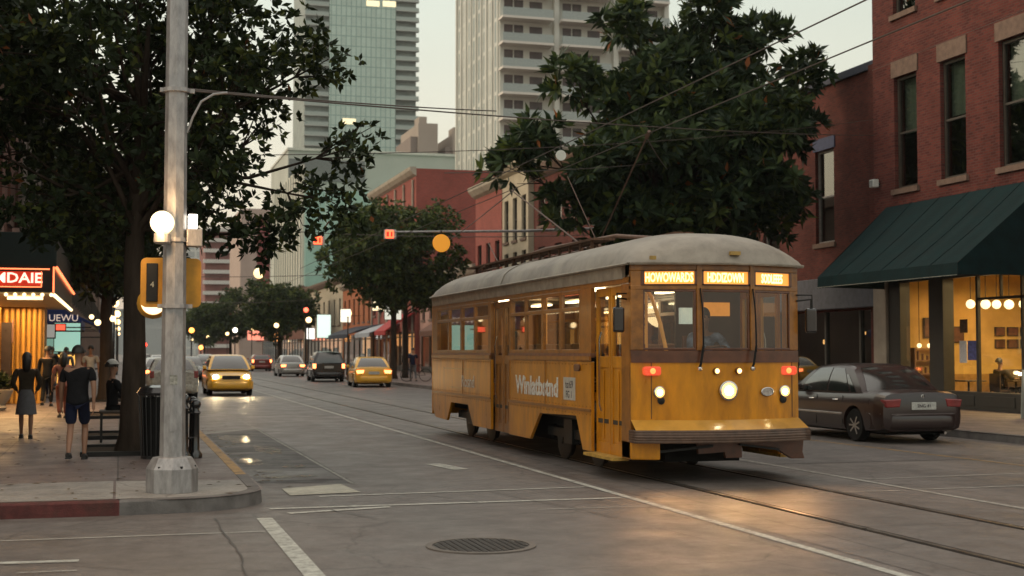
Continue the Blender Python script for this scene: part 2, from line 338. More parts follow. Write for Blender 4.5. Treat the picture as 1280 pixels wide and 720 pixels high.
def blob(name, cx_, cy_, rx, ry, m, z, seed):
    r_ = random.Random(seed); pts = [(cx_+rx*math.cos(2*PI*k/22)*r_.uniform(.6,1.1), cy_+ry*math.sin(2*PI*k/22)*r_.uniform(.6,1.1), z) for k in range(22)]
    return struct(name, MB().add(pts, [tuple(range(22))]), m)
for _m in (wet,):
    _n = _m.node_tree; _t = nd(_n, 'ShaderNodeTexCoord'); _x = nd(_n, 'ShaderNodeTexNoise'); _x.inputs['Scale'].default_value = 5; _x.inputs['Detail'].default_value = 10; _x.inputs['Roughness'].default_value = .75; _r = nd(_n, 'ShaderNodeValToRGB'); _r.color_ramp.elements[0].position = .42; _r.color_ramp.elements[1].position = .6
    _n.links.new(_t.outputs['Object'], _x.inputs['Vector']); _n.links.new(_x.outputs[0], _r.inputs[0]); _n.links.new(_r.outputs[0], _n.nodes['Principled BSDF'].inputs['Alpha'])
for i, (a, b, c_, d) in enumerate(((2.25,18.9,.45,.28),(2.0,21.6,.22,.8),(2.5,24.2,.25,1.2),(2.1,19.75,.18,.14),(2.55,20.6,.2,.35),(2.2,27.5,.3,1.4))): blob('wet_glint_patch', a, b, c_, d, wet, .0115, i)  # smooth wet patches added to catch bright reflections in the gutter
seam = mat('tar_seam', (.035,.031,.03), .5, var=.3)
def crackline(pts, w=.009):
    mb = MB(); P = []
    for (a, b) in zip(pts[:-1], pts[1:]):
        for k in range(8): t = k/8; P.append((a[0]+(b[0]-a[0])*t+random.uniform(-.02,.02), a[1]+(b[1]-a[1])*t+random.uniform(-.02,.02)))
    P.append(pts[-1]); vs = []
    for i, p in enumerate(P):
        q = P[min(i+1,len(P)-1)]; r = P[max(i-1,0)]; d = Vector((q[0]-r[0], q[1]-r[1])).normalized(); ww = w*random.uniform(.4,1)
        vs += [(p[0]-d.y*ww,p[1]+d.x*ww,.0125),(p[0]+d.y*ww,p[1]-d.x*ww,.0125)]
    mb.add(vs, [(2*i,2*i+1,2*i+3,2*i+2) for i in range(len(P)-1)]); struct('road_crack', mb, seam)
for c in [[(.97,14.4),(1.0,12.3),(.95,10)], [(2.96,17.6),(3.0,22),(2.98,31)], [(1.7,17.9),(2.9,18.3)], [(1.7,20.2),(2.95,20.3)], [(3.6,16.1),(3.95,15.1)], [(4.4,16.2),(4.9,13.8),(5.2,11)], [(2.2,14.9),(2.6,13.8)]]: crackline(c)
lr = random.Random(4); lm = MB()
for k in range(260):
    x, y = (lr.uniform(-2.5,1.55), lr.uniform(15.3,30)) if k % 3 else (lr.uniform(1.62,2.1), lr.uniform(17,32)); z = .158 if x < 1.58 else .012; a = lr.uniform(0,6.3); w_ = lr.uniform(.015,.035)
    c_, s_ = math.cos(a)*w_, math.sin(a)*w_; lm.add([(x-c_*1.6,y-s_*1.6,z),(x+s_*.7,y-c_*.7,z+.006),(x+c_*1.6,y+s_*1.6,z),(x-s_*.7,y+c_*.7,z+.004)], [(0,1,2,3)])
tag(lm.build('fallen_leaves', mat('leaf_litter', (.12,.075,.03), .9, var=.6, scale=3)), 'small dry leaves scattered on the left pavement and gutter', 'leaf litter', kind='stuff')
# tram rails set in the road
rail_m = mat('rail_steel', (.3,.27,.24), .3, .9, var=.3, scale=3)
for x in (6.98, 8.47):
    struct('rail_groove', MB().box(x-.07,x+.07,-40,400,-.005,.0085), mat('groove_dark', (.015,.013,.012), .8))
    struct('tram_rail', MB().box(x-.035,x+.02,-40,400,.0,.014), rail_m)
# manhole
mh = empty('manhole_cover', (3.1,11.75,0), label='round iron manhole cover set in the asphalt in front of the trolley', cat='manhole cover')
iron = mat('cast_iron', (.05,.042,.038), .5, .4, var=.4, scale=20)
rb = MB(); rb.lathe([(.49,.0),(.49,.012),(.43,.014),(.43,.0)], n=40); rb.build('rim', mat('manhole_rim', (.13,.11,.095), .6, .2), mh)
cv = MB(); cv.lathe([(.425,0),(.425,.008),(.001,.009)], n=40)
for i in range(-6, 7):
    for j in range(-6, 7):
        if (i*i+j*j)*.0036 < .15: cv.box(i*.062-.02, i*.062+.02, j*.062-.02, j*.062+.02, .008, .015)
cv.build('cover', iron, mh)

# ------------------------------------------------------------------ trees
def leaf_mesh(centers, axes, n_leaf, ln, wd, rng, droop=.3, spike=.55):
    """whorls of pointed folded leaves"""
    N = len(centers)*n_leaf
    c = np.repeat(centers, n_leaf, 0); ax = np.repeat(axes, n_leaf, 0)
    rnd = rng.normal(size=(N,3)); pp = rnd-(rnd*ax).sum(1)[:,None]*ax; pp /= np.linalg.norm(pp, axis=1)[:,None]; d = ax*rng.uniform(.05,.95,N)[:,None]+pp*.8+rnd*.12; d[:,2] -= droop*.3; d /= np.linalg.norm(d, axis=1)[:,None]
    s = np.cross(d, rng.normal(size=(N,3))); s /= np.linalg.norm(s, axis=1)[:,None]
    nrm = np.cross(d, s)
    L = ln*rng.uniform(.6,1.25,N)[:,None]; W = wd*rng.uniform(.7,1.2,N)[:,None]
    b = c+d*L*.08; t = c+d*L*1.0-nrm*L*.12; m = c+d*L*.5
    v = np.stack([b, m+s*W*.5-nrm*W*.2, t, m-s*W*.5-nrm*W*.2], 1).reshape(-1,3)
    return v, N
def foliage(name, mats_, parent, v, N, rng, probs, nper=7):
    me = bpy.data.meshes.new(name); me.vertices.add(4*N); me.vertices.foreach_set('co', v.astype('f').ravel())
    me.loops.add(4*N); me.loops.foreach_set('vertex_index', np.arange(4*N, dtype='i')); me.polygons.add(N)
    me.polygons.foreach_set('loop_start', np.arange(0,4*N,4,dtype='i')); me.polygons.foreach_set('loop_total', np.full(N,4,dtype='i'))
    for m in mats_: me.materials.append(m)
    me.polygons.foreach_set('material_index', (lambda A, B, K: np.where(K, A, B))(np.repeat(np.minimum(rng.choice(len(mats_), -(-N//nper), p=probs), len(mats_)-2), nper)[:N], rng.choice(len(mats_), N, p=probs), rng.random(N) < .55).astype('i')); me.update(); me.validate()
    o = bpy.data.objects.new(name, me); col.objects.link(o); o.parent = parent; return o
def leaf_mat(name, c, tr=.2):
    if name in MATS: return MATS[name]
    m = mat(name, c, .5, var=.45, scale=.9, spec=.16); nt = m.node_tree; b = nt.nodes['Principled BSDF']; o = nt.nodes['Material Output']
    t = nd(nt, 'ShaderNodeBsdfTranslucent'); t.inputs[0].default_value = (c[0]*1.3,c[1]*1.2,c[2]*.6,1); mx = nd(nt, 'ShaderNodeMixShader'); mx.inputs[0].default_value = tr
    nt.links.new(b.outputs[0], mx.inputs[1]); nt.links.new(t.outputs[0], mx.inputs[2]); nt.links.new(mx.outputs[0], o.inputs[0]); return m
LM = [leaf_mat('leaf_dark', (.018,.029,.014)), leaf_mat('leaf_mid', (.034,.052,.02)), leaf_mat('leaf_light', (.08,.098,.024)), leaf_mat('leaf_rust', (.2,.07,.025))]
LR = [leaf_mat('leaf_dark_blue', (.023,.042,.023)), leaf_mat('leaf_mid_blue', (.052,.082,.036)), leaf_mat('leaf_olive', (.085,.115,.03)), leaf_mat('leaf_orange', (.3,.1,.03))]
LF = [leaf_mat('leaf_far_dark', (.032,.052,.022)), leaf_mat('leaf_far', (.06,.088,.03)), leaf_mat('leaf_far_light', (.11,.135,.04)), leaf_mat('leaf_rust2', (.16,.08,.03))]
bark = mat('bark', (.045,.033,.025), .9, var=.5, scale=6, bump=.9, bscale=9, stretch=(1,1,.2), detail=8)
def tree(name, loc, label, trunk_h, r0, cc, rad, nlobe, ncl, nleaf, ln, wd, seed, mats_=LM, probs=(.52,.33,.14,.01), group=None, extra=(), lean=(0,0), lob=(.26,.42)):
    rng = np.random.default_rng(seed); rd = random.Random(seed)
    t = empty(name, loc, label=label, cat='tree', group=group)
    cc = Vector(cc); lobes = []
    for i in range(nlobe):
        d = Vector(rng.normal(size=3)).normalized(); rr = rd.uniform(.25,.86)**.6*.85
        p = cc+Vector((d.x*rad[0]*rr, d.y*rad[1]*rr, d.z*rad[2]*rr)); lobes.append((p, rd.uniform(*lob)*min(rad)*.92))
    lobes += [(Vector(p), r) for p, r in extra]
    tb = MB(); top = Vector((lean[0], lean[1], trunk_h))
    pts = [Vector((0,0,-.02)), Vector((lean[0]*.1,lean[1]*.1,.25)), Vector((lean[0]*.4+.03,lean[1]*.4,trunk_h*.5)), top, top+Vector((.05,.0,(cc.z-trunk_h)*.5)), cc+Vector((0,0,rad[2]*.25))]
    tb.tube(pts, [r0*1.5, r0*1.08, r0*.95, r0*.85, r0*.6, r0*.15], 12); tb.build('trunk', bark, t, smooth=60)
    lb = MB()
    for p, r in lobes:
        s = rd.uniform(.15,1.0); st = top.lerp(cc, s*.8); mid = st.lerp(p, .5)+Vector((rd.uniform(-.2,.2),rd.uniform(-.2,.2),-.12*(p-st).length+rd.uniform(0,.3)))
        lb.tube([st, st.lerp(mid,.5)+Vector((0,0,.05)), mid, p], [r0*.32, r0*.24, r0*.17, r0*.05], 6)
        for k in range(5):
            e = p+Vector(rng.normal(size=3)).normalized()*r*.85; lb.tube([mid.lerp(p,.6), e], [r0*.08, r0*.03], 4, cap=False)
    lb.build('branch', bark, t, smooth=60)
    w = np.array([r**2 for _, r in lobes]); w /= w.sum(); idx = rng.choice(len(lobes), ncl, p=w)
    lp = np.array([tuple(p) for p, _ in lobes]); lr = np.array([r for _, r in lobes])
    d = rng.normal(size=(ncl,3)); d /= np.linalg.norm(d,axis=1)[:,None]; q = rng.uniform(.35,1.12,ncl)[:,None]
    c = lp[idx]+d*lr[idx][:,None]*q*np.array([1.12,1.12,.85]); ax = d*.8+np.array([0,0,.55]); ax /= np.linalg.norm(ax,axis=1)[:,None]
    v, N = leaf_mesh(c, ax, nleaf, ln, wd, rng)
    foliage('crown', mats_, t, v, N, rng, probs, nleaf); return t
t_near = tree('street_tree', (.2,22.2,.2), 'big dark leafy street tree right behind the steel pole on the left pavement', 3.2, .2, (.2,0,6.6), (3.6,3.3,3.1), 44, 3300, 10, .19, .085, 3, lob=(.17,.34),
     extra=[((2.2,-.3,3.75),.75),((3.3,.2,4.4),.8),((3.9,0,5.4),.6),((1.2,-.5,3.9),.7),((-1.6,0,4.2),.9),((-2.0,.4,6.6),.8),((3.3,-.2,6.9),.5),((-2.6,0,5.2),.9),((-.8,.3,4.0),.9),((.3,.4,4.2),.8)])
t_near.scale = (.913,)*3
tree('street_tree', (17,41,.15), 'huge tree with large pointed leaf clusters behind the trolley on the right', 4.2, .28, (.4,0,7.9), (4.7,4.3,3.7), 54, 3300, 14, .50, .16, 11, mats_=LR, probs=(.5,.35,.14,.01), lob=(.17,.31),
     extra=[((.8,0,10.9),1.0),((2.4,0,10.4),1.1),((-.9,0,10.2),1.0),((1.9,0,12.1),.8),((-5.2,0,7.5),.8),((-4.4,0,8.2),.9),((-3.4,0,6.2),.8),((5.0,0,11.0),.8),((4.2,0,9.2),1.2),((1.5,0,13.0),.8),((-1.3,0,12.2),.8),((3.6,0,12.3),.75),((0.2,0,11.6),.9),((-3.3,0,10.3),.8),((2.6,0,11.6),.8),((3.9,0,6.5),1.3),((2.0,0,5.4),1.2),((-1.4,0,5.6),1.1),((0,-1,6),1.2)])
tree('street_tree', (-.45,46,.15), 'second street tree along the left pavement, behind the big one', 2.8, .2, (0,0,6.2), (3.2,3.2,3.0), 30, 1500, 8, .34, .14, 21)
tree('street_tree', (15.5,79,.15), 'rounded mid green tree with twin trunks behind the rear of the trolley', 3.2, .2, (-.3,0,7.8), (4.5,4,4.1), 42, 2600, 9, .36, .16, 31, mats_=LF, probs=(.36,.42,.2,.02), group=None, lob=(.24,.36))
tree('street_tree', (16.6,81,.15), 'slim tree beside the twin trunked one on the right pavement', 3.4, .17, (.3,0,6.4), (3.4,3,3), 22, 1100, 8, .36, .16, 32, mats_=LF, probs=(.4,.4,.18,.02))
tree('street_tree', (16.8,150,.15), 'broad dark tree above the parked silver and black cars in mid distance', 3, .22, (0,0,6.6), (5.2,5,4.0), 34, 1900, 8, .5, .24, 41, mats_=LF, probs=(.5,.36,.12,.02))
tree('street_tree', (16.5,215,.15), 'distant street tree past the broad dark one, over the row of headlights', 3, .25, (0,0,6.8), (6.5,6,4.6), 30, 1500, 7, .7, .32, 51, mats_=LF, probs=(.45,.4,.13,.02))
tree('street_tree', (17.5,300,.15), 'farthest street tree, a soft dark mound at the end of the street', 3, .25, (0,0,7.5), (9,8,5.2), 30, 1500, 7, .9, .4, 52, mats_=LF, probs=(.45,.4,.13,.02))
tree('street_tree', (-.5,66,.15), 'third street tree along the left pavement above the blue awning', 2.8, .2, (0,0,5.8), (3,3,2.6), 24, 1000, 8, .38, .16, 62)

# ------------------------------------------------------------------ right corner building (shop with the green awning)
FX = 22.3
def facade_windows(parent, x, ylist, zs, w, h, fm, gm, sill=None, lintel=None, rail=True, back=True, lh=.5):
    pass
rb = empty('brick_building', (FX,27,0), label='tall red brick corner building with sash windows above the dark green awning', cat='building')
RO = Vector((FX,17.6,0)) - Vector((FX,27,0)); U = (0,1,0); NX = (-1,0,0)
wy = [35.25,32.86,30.1,27.6,25.1,22.6,20.1]; ops = []
for y in wy:
    ww = .6 if y > 31 else .68
    for z0, z1 in ((6.58,9.95),(11.85,15.0)): ops.append((y-ww-17.6, y+ww-17.6, z0, z1))
shop = (28.0-17.6, 36.25-17.6, .15, 3.95)
W = 37.03-17.6
wall_mb(RO, U, NX, W, 0, 17.5, ops+[shop, (1.2,9.6,.15,3.95)], .3).build('wall', brick_red, rb)
for a, b, c, d in ops: window(rb, RO, U, NX, a, b, c, d, win_frame, win_glass, sill=stone, lintel=stone, depth=.17, fw=.085)
for i, (a, b, c, d) in enumerate(ops):
    hh = (.5,.42,.46,.3)[i%4]; MB().box(.36,.37,a-9.4+.05,b-9.4-.05,d-(d-c)*hh,d-.05).build('blind_reflection', mat('blind_reflection_pale', (.42,.44,.38), .8, var=.2, scale=2, stretch=(1,4,.3)), rb)  # pale blinds also stand for sky reflected in the upper sashes
E2 = MB(); E2.box(.35,16,-9.4,10.03,4.15,4.3); E2.box(.35,16,-9.4,10.03,10.9,11.0)   # floors
E2.build('floor_slab', mat('ceiling_plaster', (.5,.42,.3), .9), rb)
be = MB(); be.box(.32,16,10.0,10.03,0,17.5); be.box(.0,16,-9.4,-9.37,0,17.5); be.box(15.97,16,-9.3,9.99,0,17.5); be.build('side_wall', brick_red, rb)
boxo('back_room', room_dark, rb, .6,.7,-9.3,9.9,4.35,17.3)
boxo('roof', mat('roof_tar', (.05,.05,.05), .9), rb, -.06,16.05,-9.45,10.08,17.5,17.8)
boxo('cornice', stone, rb, -.3,-.002,-9.45,10.03,16.6,17.1)
# orange lamp seen in an upper window
lampw = empty('window_lamp', (FX+.45,34.95,6.95), label='glowing orange lamp behind the left upper window of the brick building', cat='lamp')
MB().lathe([(.14,.28),(.2,0.0)], n=14).build('lamp_shade', emis('lamp_orange', (1,.32,.06), 1.5), lampw); MB().lathe([(.08,-.3),(.03,-.25),(.03,0)], n=10).build('base', dark_metal, lampw)
# shopfront frame
shopf = empty('shopfront', (FX,32,0), label='dark framed shop front with big lit panes under the green awning', cat='shop front')
def SB(mb, y0, y1, z0, z1, x0=-.02, x1=.2): mb.box(x0, x1, y0-32, y1-32, z0, z1)
fr = MB()
SB(fr,35.62,36.24,.152,3.94,-.04,.3); SB(fr,33.4,34.08,.152,3.94,-.06,.3); SB(fr,28.0,28.4,.152,3.94)
SB(fr,28.4,33.4,3.78,3.94); SB(fr,34.08,35.62,3.78,3.94)
SB(fr,31.9,31.99,.64,3.78,.02,.12); SB(fr,30.0,30.07,.64,3.78,.02,.12); SB(fr,28.4,31.9,3.12,3.19,.02,.12); SB(fr,30.9,30.95,3.19,3.78,.03,.11); SB(fr,29.1,29.15,3.19,3.78,.03,.11)
fr.build('frame', shop_frame, shopf, bevel=.008)
bs = MB(); SB(bs,28.4,33.4,.152,.64,-.01,.25); SB(bs,34.08,35.62,.152,.6,-.01,.25)
for y in (29.2,30.95,32.7,34.85): SB(bs,y-.65,y+.65,.26,.54,-.03,-.008)
bs.build('base_panel', shop_frame, shopf, bevel=.006)
for y0, y1, z0, z1 in ((34.08,35.62,.6,3.78),(31.99,33.4,.64,3.78),(30.07,31.9,.64,3.12),(28.4,30.0,.64,3.12),(30.07,31.9,3.19,3.78),(28.4,30.0,3.19,3.78)):
    g = MB(); g.add([(.07,y0-32,z0),(.07,y1-32,z0),(.07,y1-32,z1),(.07,y0-32,z1)], [(0,1,2,3)]); g.build('pane', clear_glass, shopf)
pl = MB(); SB(pl,36.28,36.98,.152,3.9,-.12,-.004); pl.build('pilaster', stone_pale, shopf, bevel=.02)
# second shop front further right (outside the frame)
f2 = MB(); f2.box(-.0,.2,-13.2,-4.8,.15,.6)
f2.box(.05,.1,-13.2,-4.8,.6,3.95); f2.build('dark_glazing', mat('dark_glazing', (.03,.03,.03), .1), shopf)
# room inside
inside = empty('shop_interior', (FX,32,.15), label='warm yellow room seen through the shop windows with pictures on its back wall', cat='room')
yw = mat('ochre_plaster', (.62,.42,.14), .8, var=.2, scale=1.2)
im = MB(); im.box(5.2,5.3,-8,4.6,0,3.95); im.box(.32,5.2,-8,-7.9,0,3.95); im.box(.32,5.2,4.2,4.3,0,3.95); im.build('wall', yw, inside)
boxo('floor', mat('wood_floor', (.16,.09,.045), .4, var=.4), inside, .31,5.2,-8,4.3,-.01,.01)
boxo('ceiling', mat('ochre_ceiling', (.6,.45,.2), .8), inside, .31,5.2,-8,4.3,3.9,3.95)
boxo('counter', wood_dark, inside, 2.9,5.0,2.6,3.3,0.01,1.05, bevel=.02)
boxo('dado', mat('ochre_dark', (.35,.2,.06), .7), inside, .32,5.2,4.17,4.199,0,.9)
for (x, z, w, h) in ((3.78,2.2,.36,.28),(3.78,1.82,.36,.28),(4.24,2.2,.4,.28),(4.24,1.82,.4,.28),(4.7,2.2,.36,.28),(4.7,1.82,.36,.28),(2.3,2.1,.4,.5),(1.25,2.3,.3,.62)):
    f = boxo('picture', shop_frame, inside, x-w/2,x+w/2,4.14,4.168,z-h/2,z+h/2); MB().box(x-w/2+.03,x+w/2-.03,4.12,4.139,z-h/2+.03,z+h/2-.03).build('print', mat('print_brown', (.12,.05,.03), .5, var=.6, scale=5), f)
sh = MB()
for z in (.5,.9,1.3,1.65): sh.box(.6,1.5,3.8,4.12,z,z+.03)
sh.box(.56,.6,3.8,4.12,0,1.7); sh.box(1.5,1.54,3.8,4.12,0,1.7)
for k in range(16): q_ = .65+.052*k; sh.box(q_,q_+.03,3.9,4.0,(.53,.93,1.33)[k%3],(.53,.93,1.33)[k%3]+random.uniform(.1,.28))
sh.build('shelf', mat('shelf_wood', (.2,.1,.05), .5), inside)
for i, (x, y, z, r) in enumerate(((1.26,2,3.1,.13),(1.76,2,3.1,.14),(2.13,2,3.1,.13),(2.55,2,3.1,.14),(3.05,2,3.12,.14),(3.6,2,3.12,.14),(4.2,2,3.12,.14),(.65,3.7,1.91,.07),(1.0,3.7,1.91,.07))):
    lb = empty('pendant_lamp', (FX+x,32+y,z), label=['pendant globe behind the poster window', 'left globe of the pendant row in the shop', 'second globe of the pendant row in the shop', 'third globe of the pendant row in the shop', 'fourth globe of the pendant row at the picture edge', 'fifth pendant globe in the shop', 'sixth pendant globe in the shop', 'small left bulb low in the brown shop bay', 'small right bulb low in the brown shop bay'][i], cat='lamp', group='pendant lamps inside the shop')
    MB().ball((0,0,0), r, 14).build('globe', emis('globe_warm', (1,.76,.42), 1.7), lb, smooth=180); MB().tube([(0,0,r),(0,0,4.04-z)], .012, 6).build('rod', dark_metal, lb)
for y in (27.5,30.5): 
    l = bpy.data.lights.new('shop_light', 'AREA'); l.energy = 250; l.color = (1,.70,.30); l.size = 2.5; o = bpy.data.objects.new('shop_light', l); col.objects.link(o); o.location = (FX+2.9,y+1.5,3.8)
l = bpy.data.lights.new('shop_light', 'AREA'); l.energy = 18; l.color = (1,.5,.2); l.size = 1; o = bpy.data.objects.new('shop_light', l); col.objects.link(o); o.location = (FX+2.0,35.0,3.6)
poster = empty('window_poster', (FX+.04,32.4,1.75), label='white and blue notices taped inside the left pane of the lit shop', cat='poster')
MB().box(0,.008,.05,.38,-.33,.28).build('sheet', mat('paper_white', (.6,.6,.62), .7, var=.35, scale=30, c2=(.35,.35,.38)), poster); MB().box(0,.008,-.5,.0,-.25,.28).build('blue_sheet', mat('paper_blue', (.08,.09,.3), .5, var=.7, scale=14), poster)
poster2 = MB().box(FX+.04,FX+.05,32.4,32.75,2.25,2.62).build('framed_notice', mat('notice_brown', (.12,.06,.02), .6, var=.6, scale=22)); tag(poster2, 'small brown square notice above the white and blue notices in the shop window', 'notice')
# awning
aw = empty('awning', (FX,32,0), label='large dark green canvas awning over the lit shop', cat='awning')
green = mat('green_canvas', (.005,.019,.021), .9, var=.35, scale=3, spec=.2, bump=.3, bscale=12)
y0, y1, xo, zt, zb, zv = -3.3, 3.6, -2.75, 6.1, 3.9, 3.56
def awn(u, v):
    y = y0+(y1-y0)*u; t = v; x = xo*t; z = zt+(zb-zt)*t - .05*math.sin(PI*t)*(1+.5*math.sin(u*PI*8)**2); y_ = y + (.75*(1-t) if u > .5 else 0)*max(0,(u-.5)*2)
    return (x-.01, y_, z)
a = MB(); a.grid(awn, 48, 10); a.build('canopy', green, aw, smooth=60)
a = MB(); 
for k in range(2):
    yy = y0+.0 if k == 0 else y1
    yt = yy if k == 0 else yy+.75
    a = MB(); a.add([(-.012,yt,zt-.01),(xo-.01,yy,zb-.01),(xo-.01,yy,zv+.05),(-.012,yt,zv+.05)], [(0,1,2,3)]).build('end_panel', green, aw)

a = MB(); n = 84
vs = []; fs = []
for i in range(n+1):
    y = y0+(y1-y0)*i/n; vs += [(xo-.012,y,zb), (xo-.02,y,zv+.035*abs(math.sin(i*PI/2)))]
a.add(vs, [(2*i,2*i+1,2*i+3,2*i+2) for i in range(n)]); a.build('valance', green, aw)
tr_ = MB()
tr_.box(xo-.03,xo-.022,y0,y1,zv+.03,zv+.042)
tr_.build('trim', mat('trim_pale', (.3,.3,.26), .7), aw)
for k in range(1, 6):
    MB().tube([tuple(Vector(awn(k/6, t/8))+Vector((-.004,0,.004))) for t in range(9)], .009, 5).build('seam', mat('canvas_seam', (.004,.014,.018), .9), aw)
# A-board at the right edge, wall box
ab = empty('sandwich_board', (20.75,27.4,.15), R(-25), label='pale folding sign board on the pavement at the right edge', cat='sign board')
for s_ in (-1,1): MB().add([(-.32,s_*.28,0),(.32,s_*.28,0),(.32,s_*.03,1.15),(-.32,s_*.03,1.15),(-.32,s_*.25,0),(.32,s_*.25,0),(.32,0,1.15),(-.32,0,1.15)], [(0,1,2,3),(4,7,6,5),(0,3,7,4),(1,5,6,2),(0,4,5,1),(3,2,6,7)]).build('panel', mat('board_white', (.5,.52,.48), .5, var=.15), ab)
wb = empty('wall_floodlight', (FX-.1,36.72,6.85), label='small white box lamp on the brick wall above the left end of the green awning', cat='wall lamp')
MB().box(-.18,.02,-.1,.14,-.1,.14).build('housing', mat('white_plastic', (.6,.62,.6), .5), wb, bevel=.02); MB().box(.0,.1,-.03,.05,-.03,.05).build('bracket', dark_metal, wb); MB().box(-.19,-.181,-.07,.11,-.07,.1).build('lens', mat('lens_grey', (.3,.32,.32), .2), wb)

# ------------------------------------------------------------------ wing next to it
wg = empty('brick_building', (23.5,37.05,0), label='lower red brick building between the big tree and the corner building', cat='building')
ops = [(4.55,5.85,5.5,8.75)] + [(y,y+1.3,5.5,8.75) for y in (8.6,12.6,16)] + [(.5,7.6,.15,3.1),(8.2,18.4,.15,3.1)]
wall_mb((0,0,0), U, NX, 19, 0, 10.95, ops, .3).build('wall', brick_wing, wg)
bl = mat('blue_lintel', (.06,.07,.13), .7)
for i, (a, b, c, d) in enumerate(ops[:4]): window(wg, (0,0,0), U, NX, a, b, c, d, mat('frame_grey', (.25,.23,.22), .6), win_glass, sill=stone, lintel=bl, depth=.17, lh=.42, fw=.07)
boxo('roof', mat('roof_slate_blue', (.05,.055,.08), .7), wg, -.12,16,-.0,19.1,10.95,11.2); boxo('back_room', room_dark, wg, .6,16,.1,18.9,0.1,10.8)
boxo('buttress', brick_wing, wg, -.55,-.003,0.004,1.35,0,10.9)
boxo('fascia', mat('grey_fascia', (.09,.09,.11), .6, var=.3), wg, -.75,-.56,0.004,19,3.15,4.2, bevel=.02)
boxo('fascia_top', mat('grey_fascia', (.09,.09,.11), .6, var=.3), wg, -.555,-.004,1.36,19,3.9,4.15)
sf = MB(); 
for y in (.5,2.9,5.2,7.45,8.2,11.6,15,18.3): sf.box(.0,.15,y,y+.12,.15,3.1)
sf.box(.02,.12,.62,18.3,.16,.7); sf.build('shop_frame', shop_frame, wg)
for (a, b) in ((.62,2.9),(3.02,5.2),(5.32,7.45),(8.32,11.6),(11.72,15),(15.12,18.3)): MB().add([(.07,a,.7),(.07,b,.7),(.07,b,3.1),(.07,a,3.1)],[(0,1,2,3)]).build('pane', win_glass, wg)
MB().box(.4,.42,6.0,6.15,2.0,2.15).box(.4,.42,3.3,3.4,2.3,2.4).build('inside_lamp', emis('dim_orange', (1,.45,.15), 3), wg)

# ------------------------------------------------------------------ row of buildings down the right side
cream = mat('cream_stone', (.42,.36,.27), .85, var=.15, scale=1)
def row_building(name, label, x, y0, y1, h, wm, ops_rows, cornice=None, shopc=None, depth=18, frame=win_frame, lint=None, sh_h=3.4, end_wall=True):
    b = empty(name, (x,y0,0), label=label, cat='building'); W = y1-y0; ops = []
    for (z0, z1, w, n) in ops_rows:
        for k in range(n): c = W*(k+.5)/n; ops.append((c-w/2, c+w/2, z0, z1))
    shop = (.5, W-.5, .15, sh_h)
    wall_mb((0,0,0), U, NX, W, 0, h, ops+[shop], .3).build('wall', wm, b)
    MB().box(0.0,depth,0,.02,0,h).box(0,depth,W-.02,W,0,h).box(depth-.02,depth,.03,W-.03,0,h).build('side_wall', wm, b)
    for a, b_, c, d in ops: window(b, (0,0,0), U, NX, a, b_, c, d, frame, win_glass, sill=stone, lintel=lint, depth=.17)
    boxo('roof', mat('roof_grey', (.12,.12,.12), .9), b, .0,depth,.03,W-.03,h-.3,h-.05)
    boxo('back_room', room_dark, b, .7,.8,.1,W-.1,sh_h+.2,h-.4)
    if cornice: MB().prism([(-.0,h-.5),(-.25,h-.4),(-.55,h-.12),(-.6,h+.12),(-.0,h+.16)][::-1] and [(0-.003,h-.6),(-.25,h-.45),(-.5,h-.15),(-.55,h+.1),(-.003,h+.14)], 'y', -.05, W+.02).build('cornice', cornice, b)
    # shop front: posts, panes and a lit interior
    sfm = MB(); nb = max(2, int(W/3)); st = (W-1)/nb
    for k in range(nb+1): y = .5+st*k; sfm.box(.0,.15,y-.09 if k else y+.002,y+.09 if k<nb else y-.002,.15,sh_h-.005)
    sfm.box(.02,.13,.6,W-.6,.152,.6); sfm.box(.02,.13,.6,W-.6,sh_h-.5,sh_h-.4); sfm.build('shop_frame', shop_frame, b)
    for k in range(nb): a = .59+st*k; MB().add([(.07,a,.6),(.07,a+st-.18,.6),(.07,a+st-.18,sh_h-.01),(.07,a,sh_h-.01)],[(0,1,2,3)]).build('pane', clear_glass, b)
    if shopc:
        boxo('shop_room', emis('room_glow_%s' % label[:6], shopc[0], shopc[1]) , b, 2.0,2.1,.5,W-.5,.2,sh_h-.1)
        fx = MB()
        for k in range(int(W*1.3)): yy = random.uniform(.6,W-.6); zz = random.uniform(.3,2.3); fx.box(1.2,1.8,yy,yy+random.uniform(.1,.6),.2,zz)
        fx.build('display', mat('display_dark', (.06,.04,.03), .8, var=.5), b)
    return b
row_building('brick_building', 'brick building hidden by the big tree behind the trolley', 22.6, 56.1, 73.9, 12, brick_wing, [(5,7.6,1.2,6),(8.8,11,1.2,6)], stone, ((1,.42,.1),.7))
row_building('stone_building', 'narrow beige stone building with tall dark windows above the trolley roof', FX, 74.0, 79.5, 12.8, cream, [(4.6,7.6,.9,3),(8.3,10.8,.9,3)], cream, ((1,.4,.1),.9))
row_building('brick_building', 'small red brick building with white cornice beside the beige one', FX, 79.6, 86.0, 12.3, brick_far, [(4.6,8.6,1.0,3)], stone_pale, ((1,.35,.08),.9))
row_building('brick_building', 'low pale pink building in front of the long red one', FX+.3, 86.1, 104.5, 7.4, mat('pink_plaster', (.4,.24,.2), .8, var=.15, scale=.8), [(4.2,6.2,1.1,7)], stone_pale, ((1,.4,.12),1.0))
row_building('brick_building', 'long red brick building with pale sloping cornice and white drainpipes', FX, 104.6, 124, 16.2, brick_far, [(5,7.5,1.2,7),(9,11.5,1.2,7)], stone_pale, ((1,.45,.15),.9))
row_building('shop_building', 'two storey building with orange brick gable behind the dark awnings', FX, 124.1, 141, 8.6, mat('orange_brick', (.38,.14,.07), .85, var=.3), [(4.6,7,1,6)], stone_pale, ((1,.5,.2),.8))
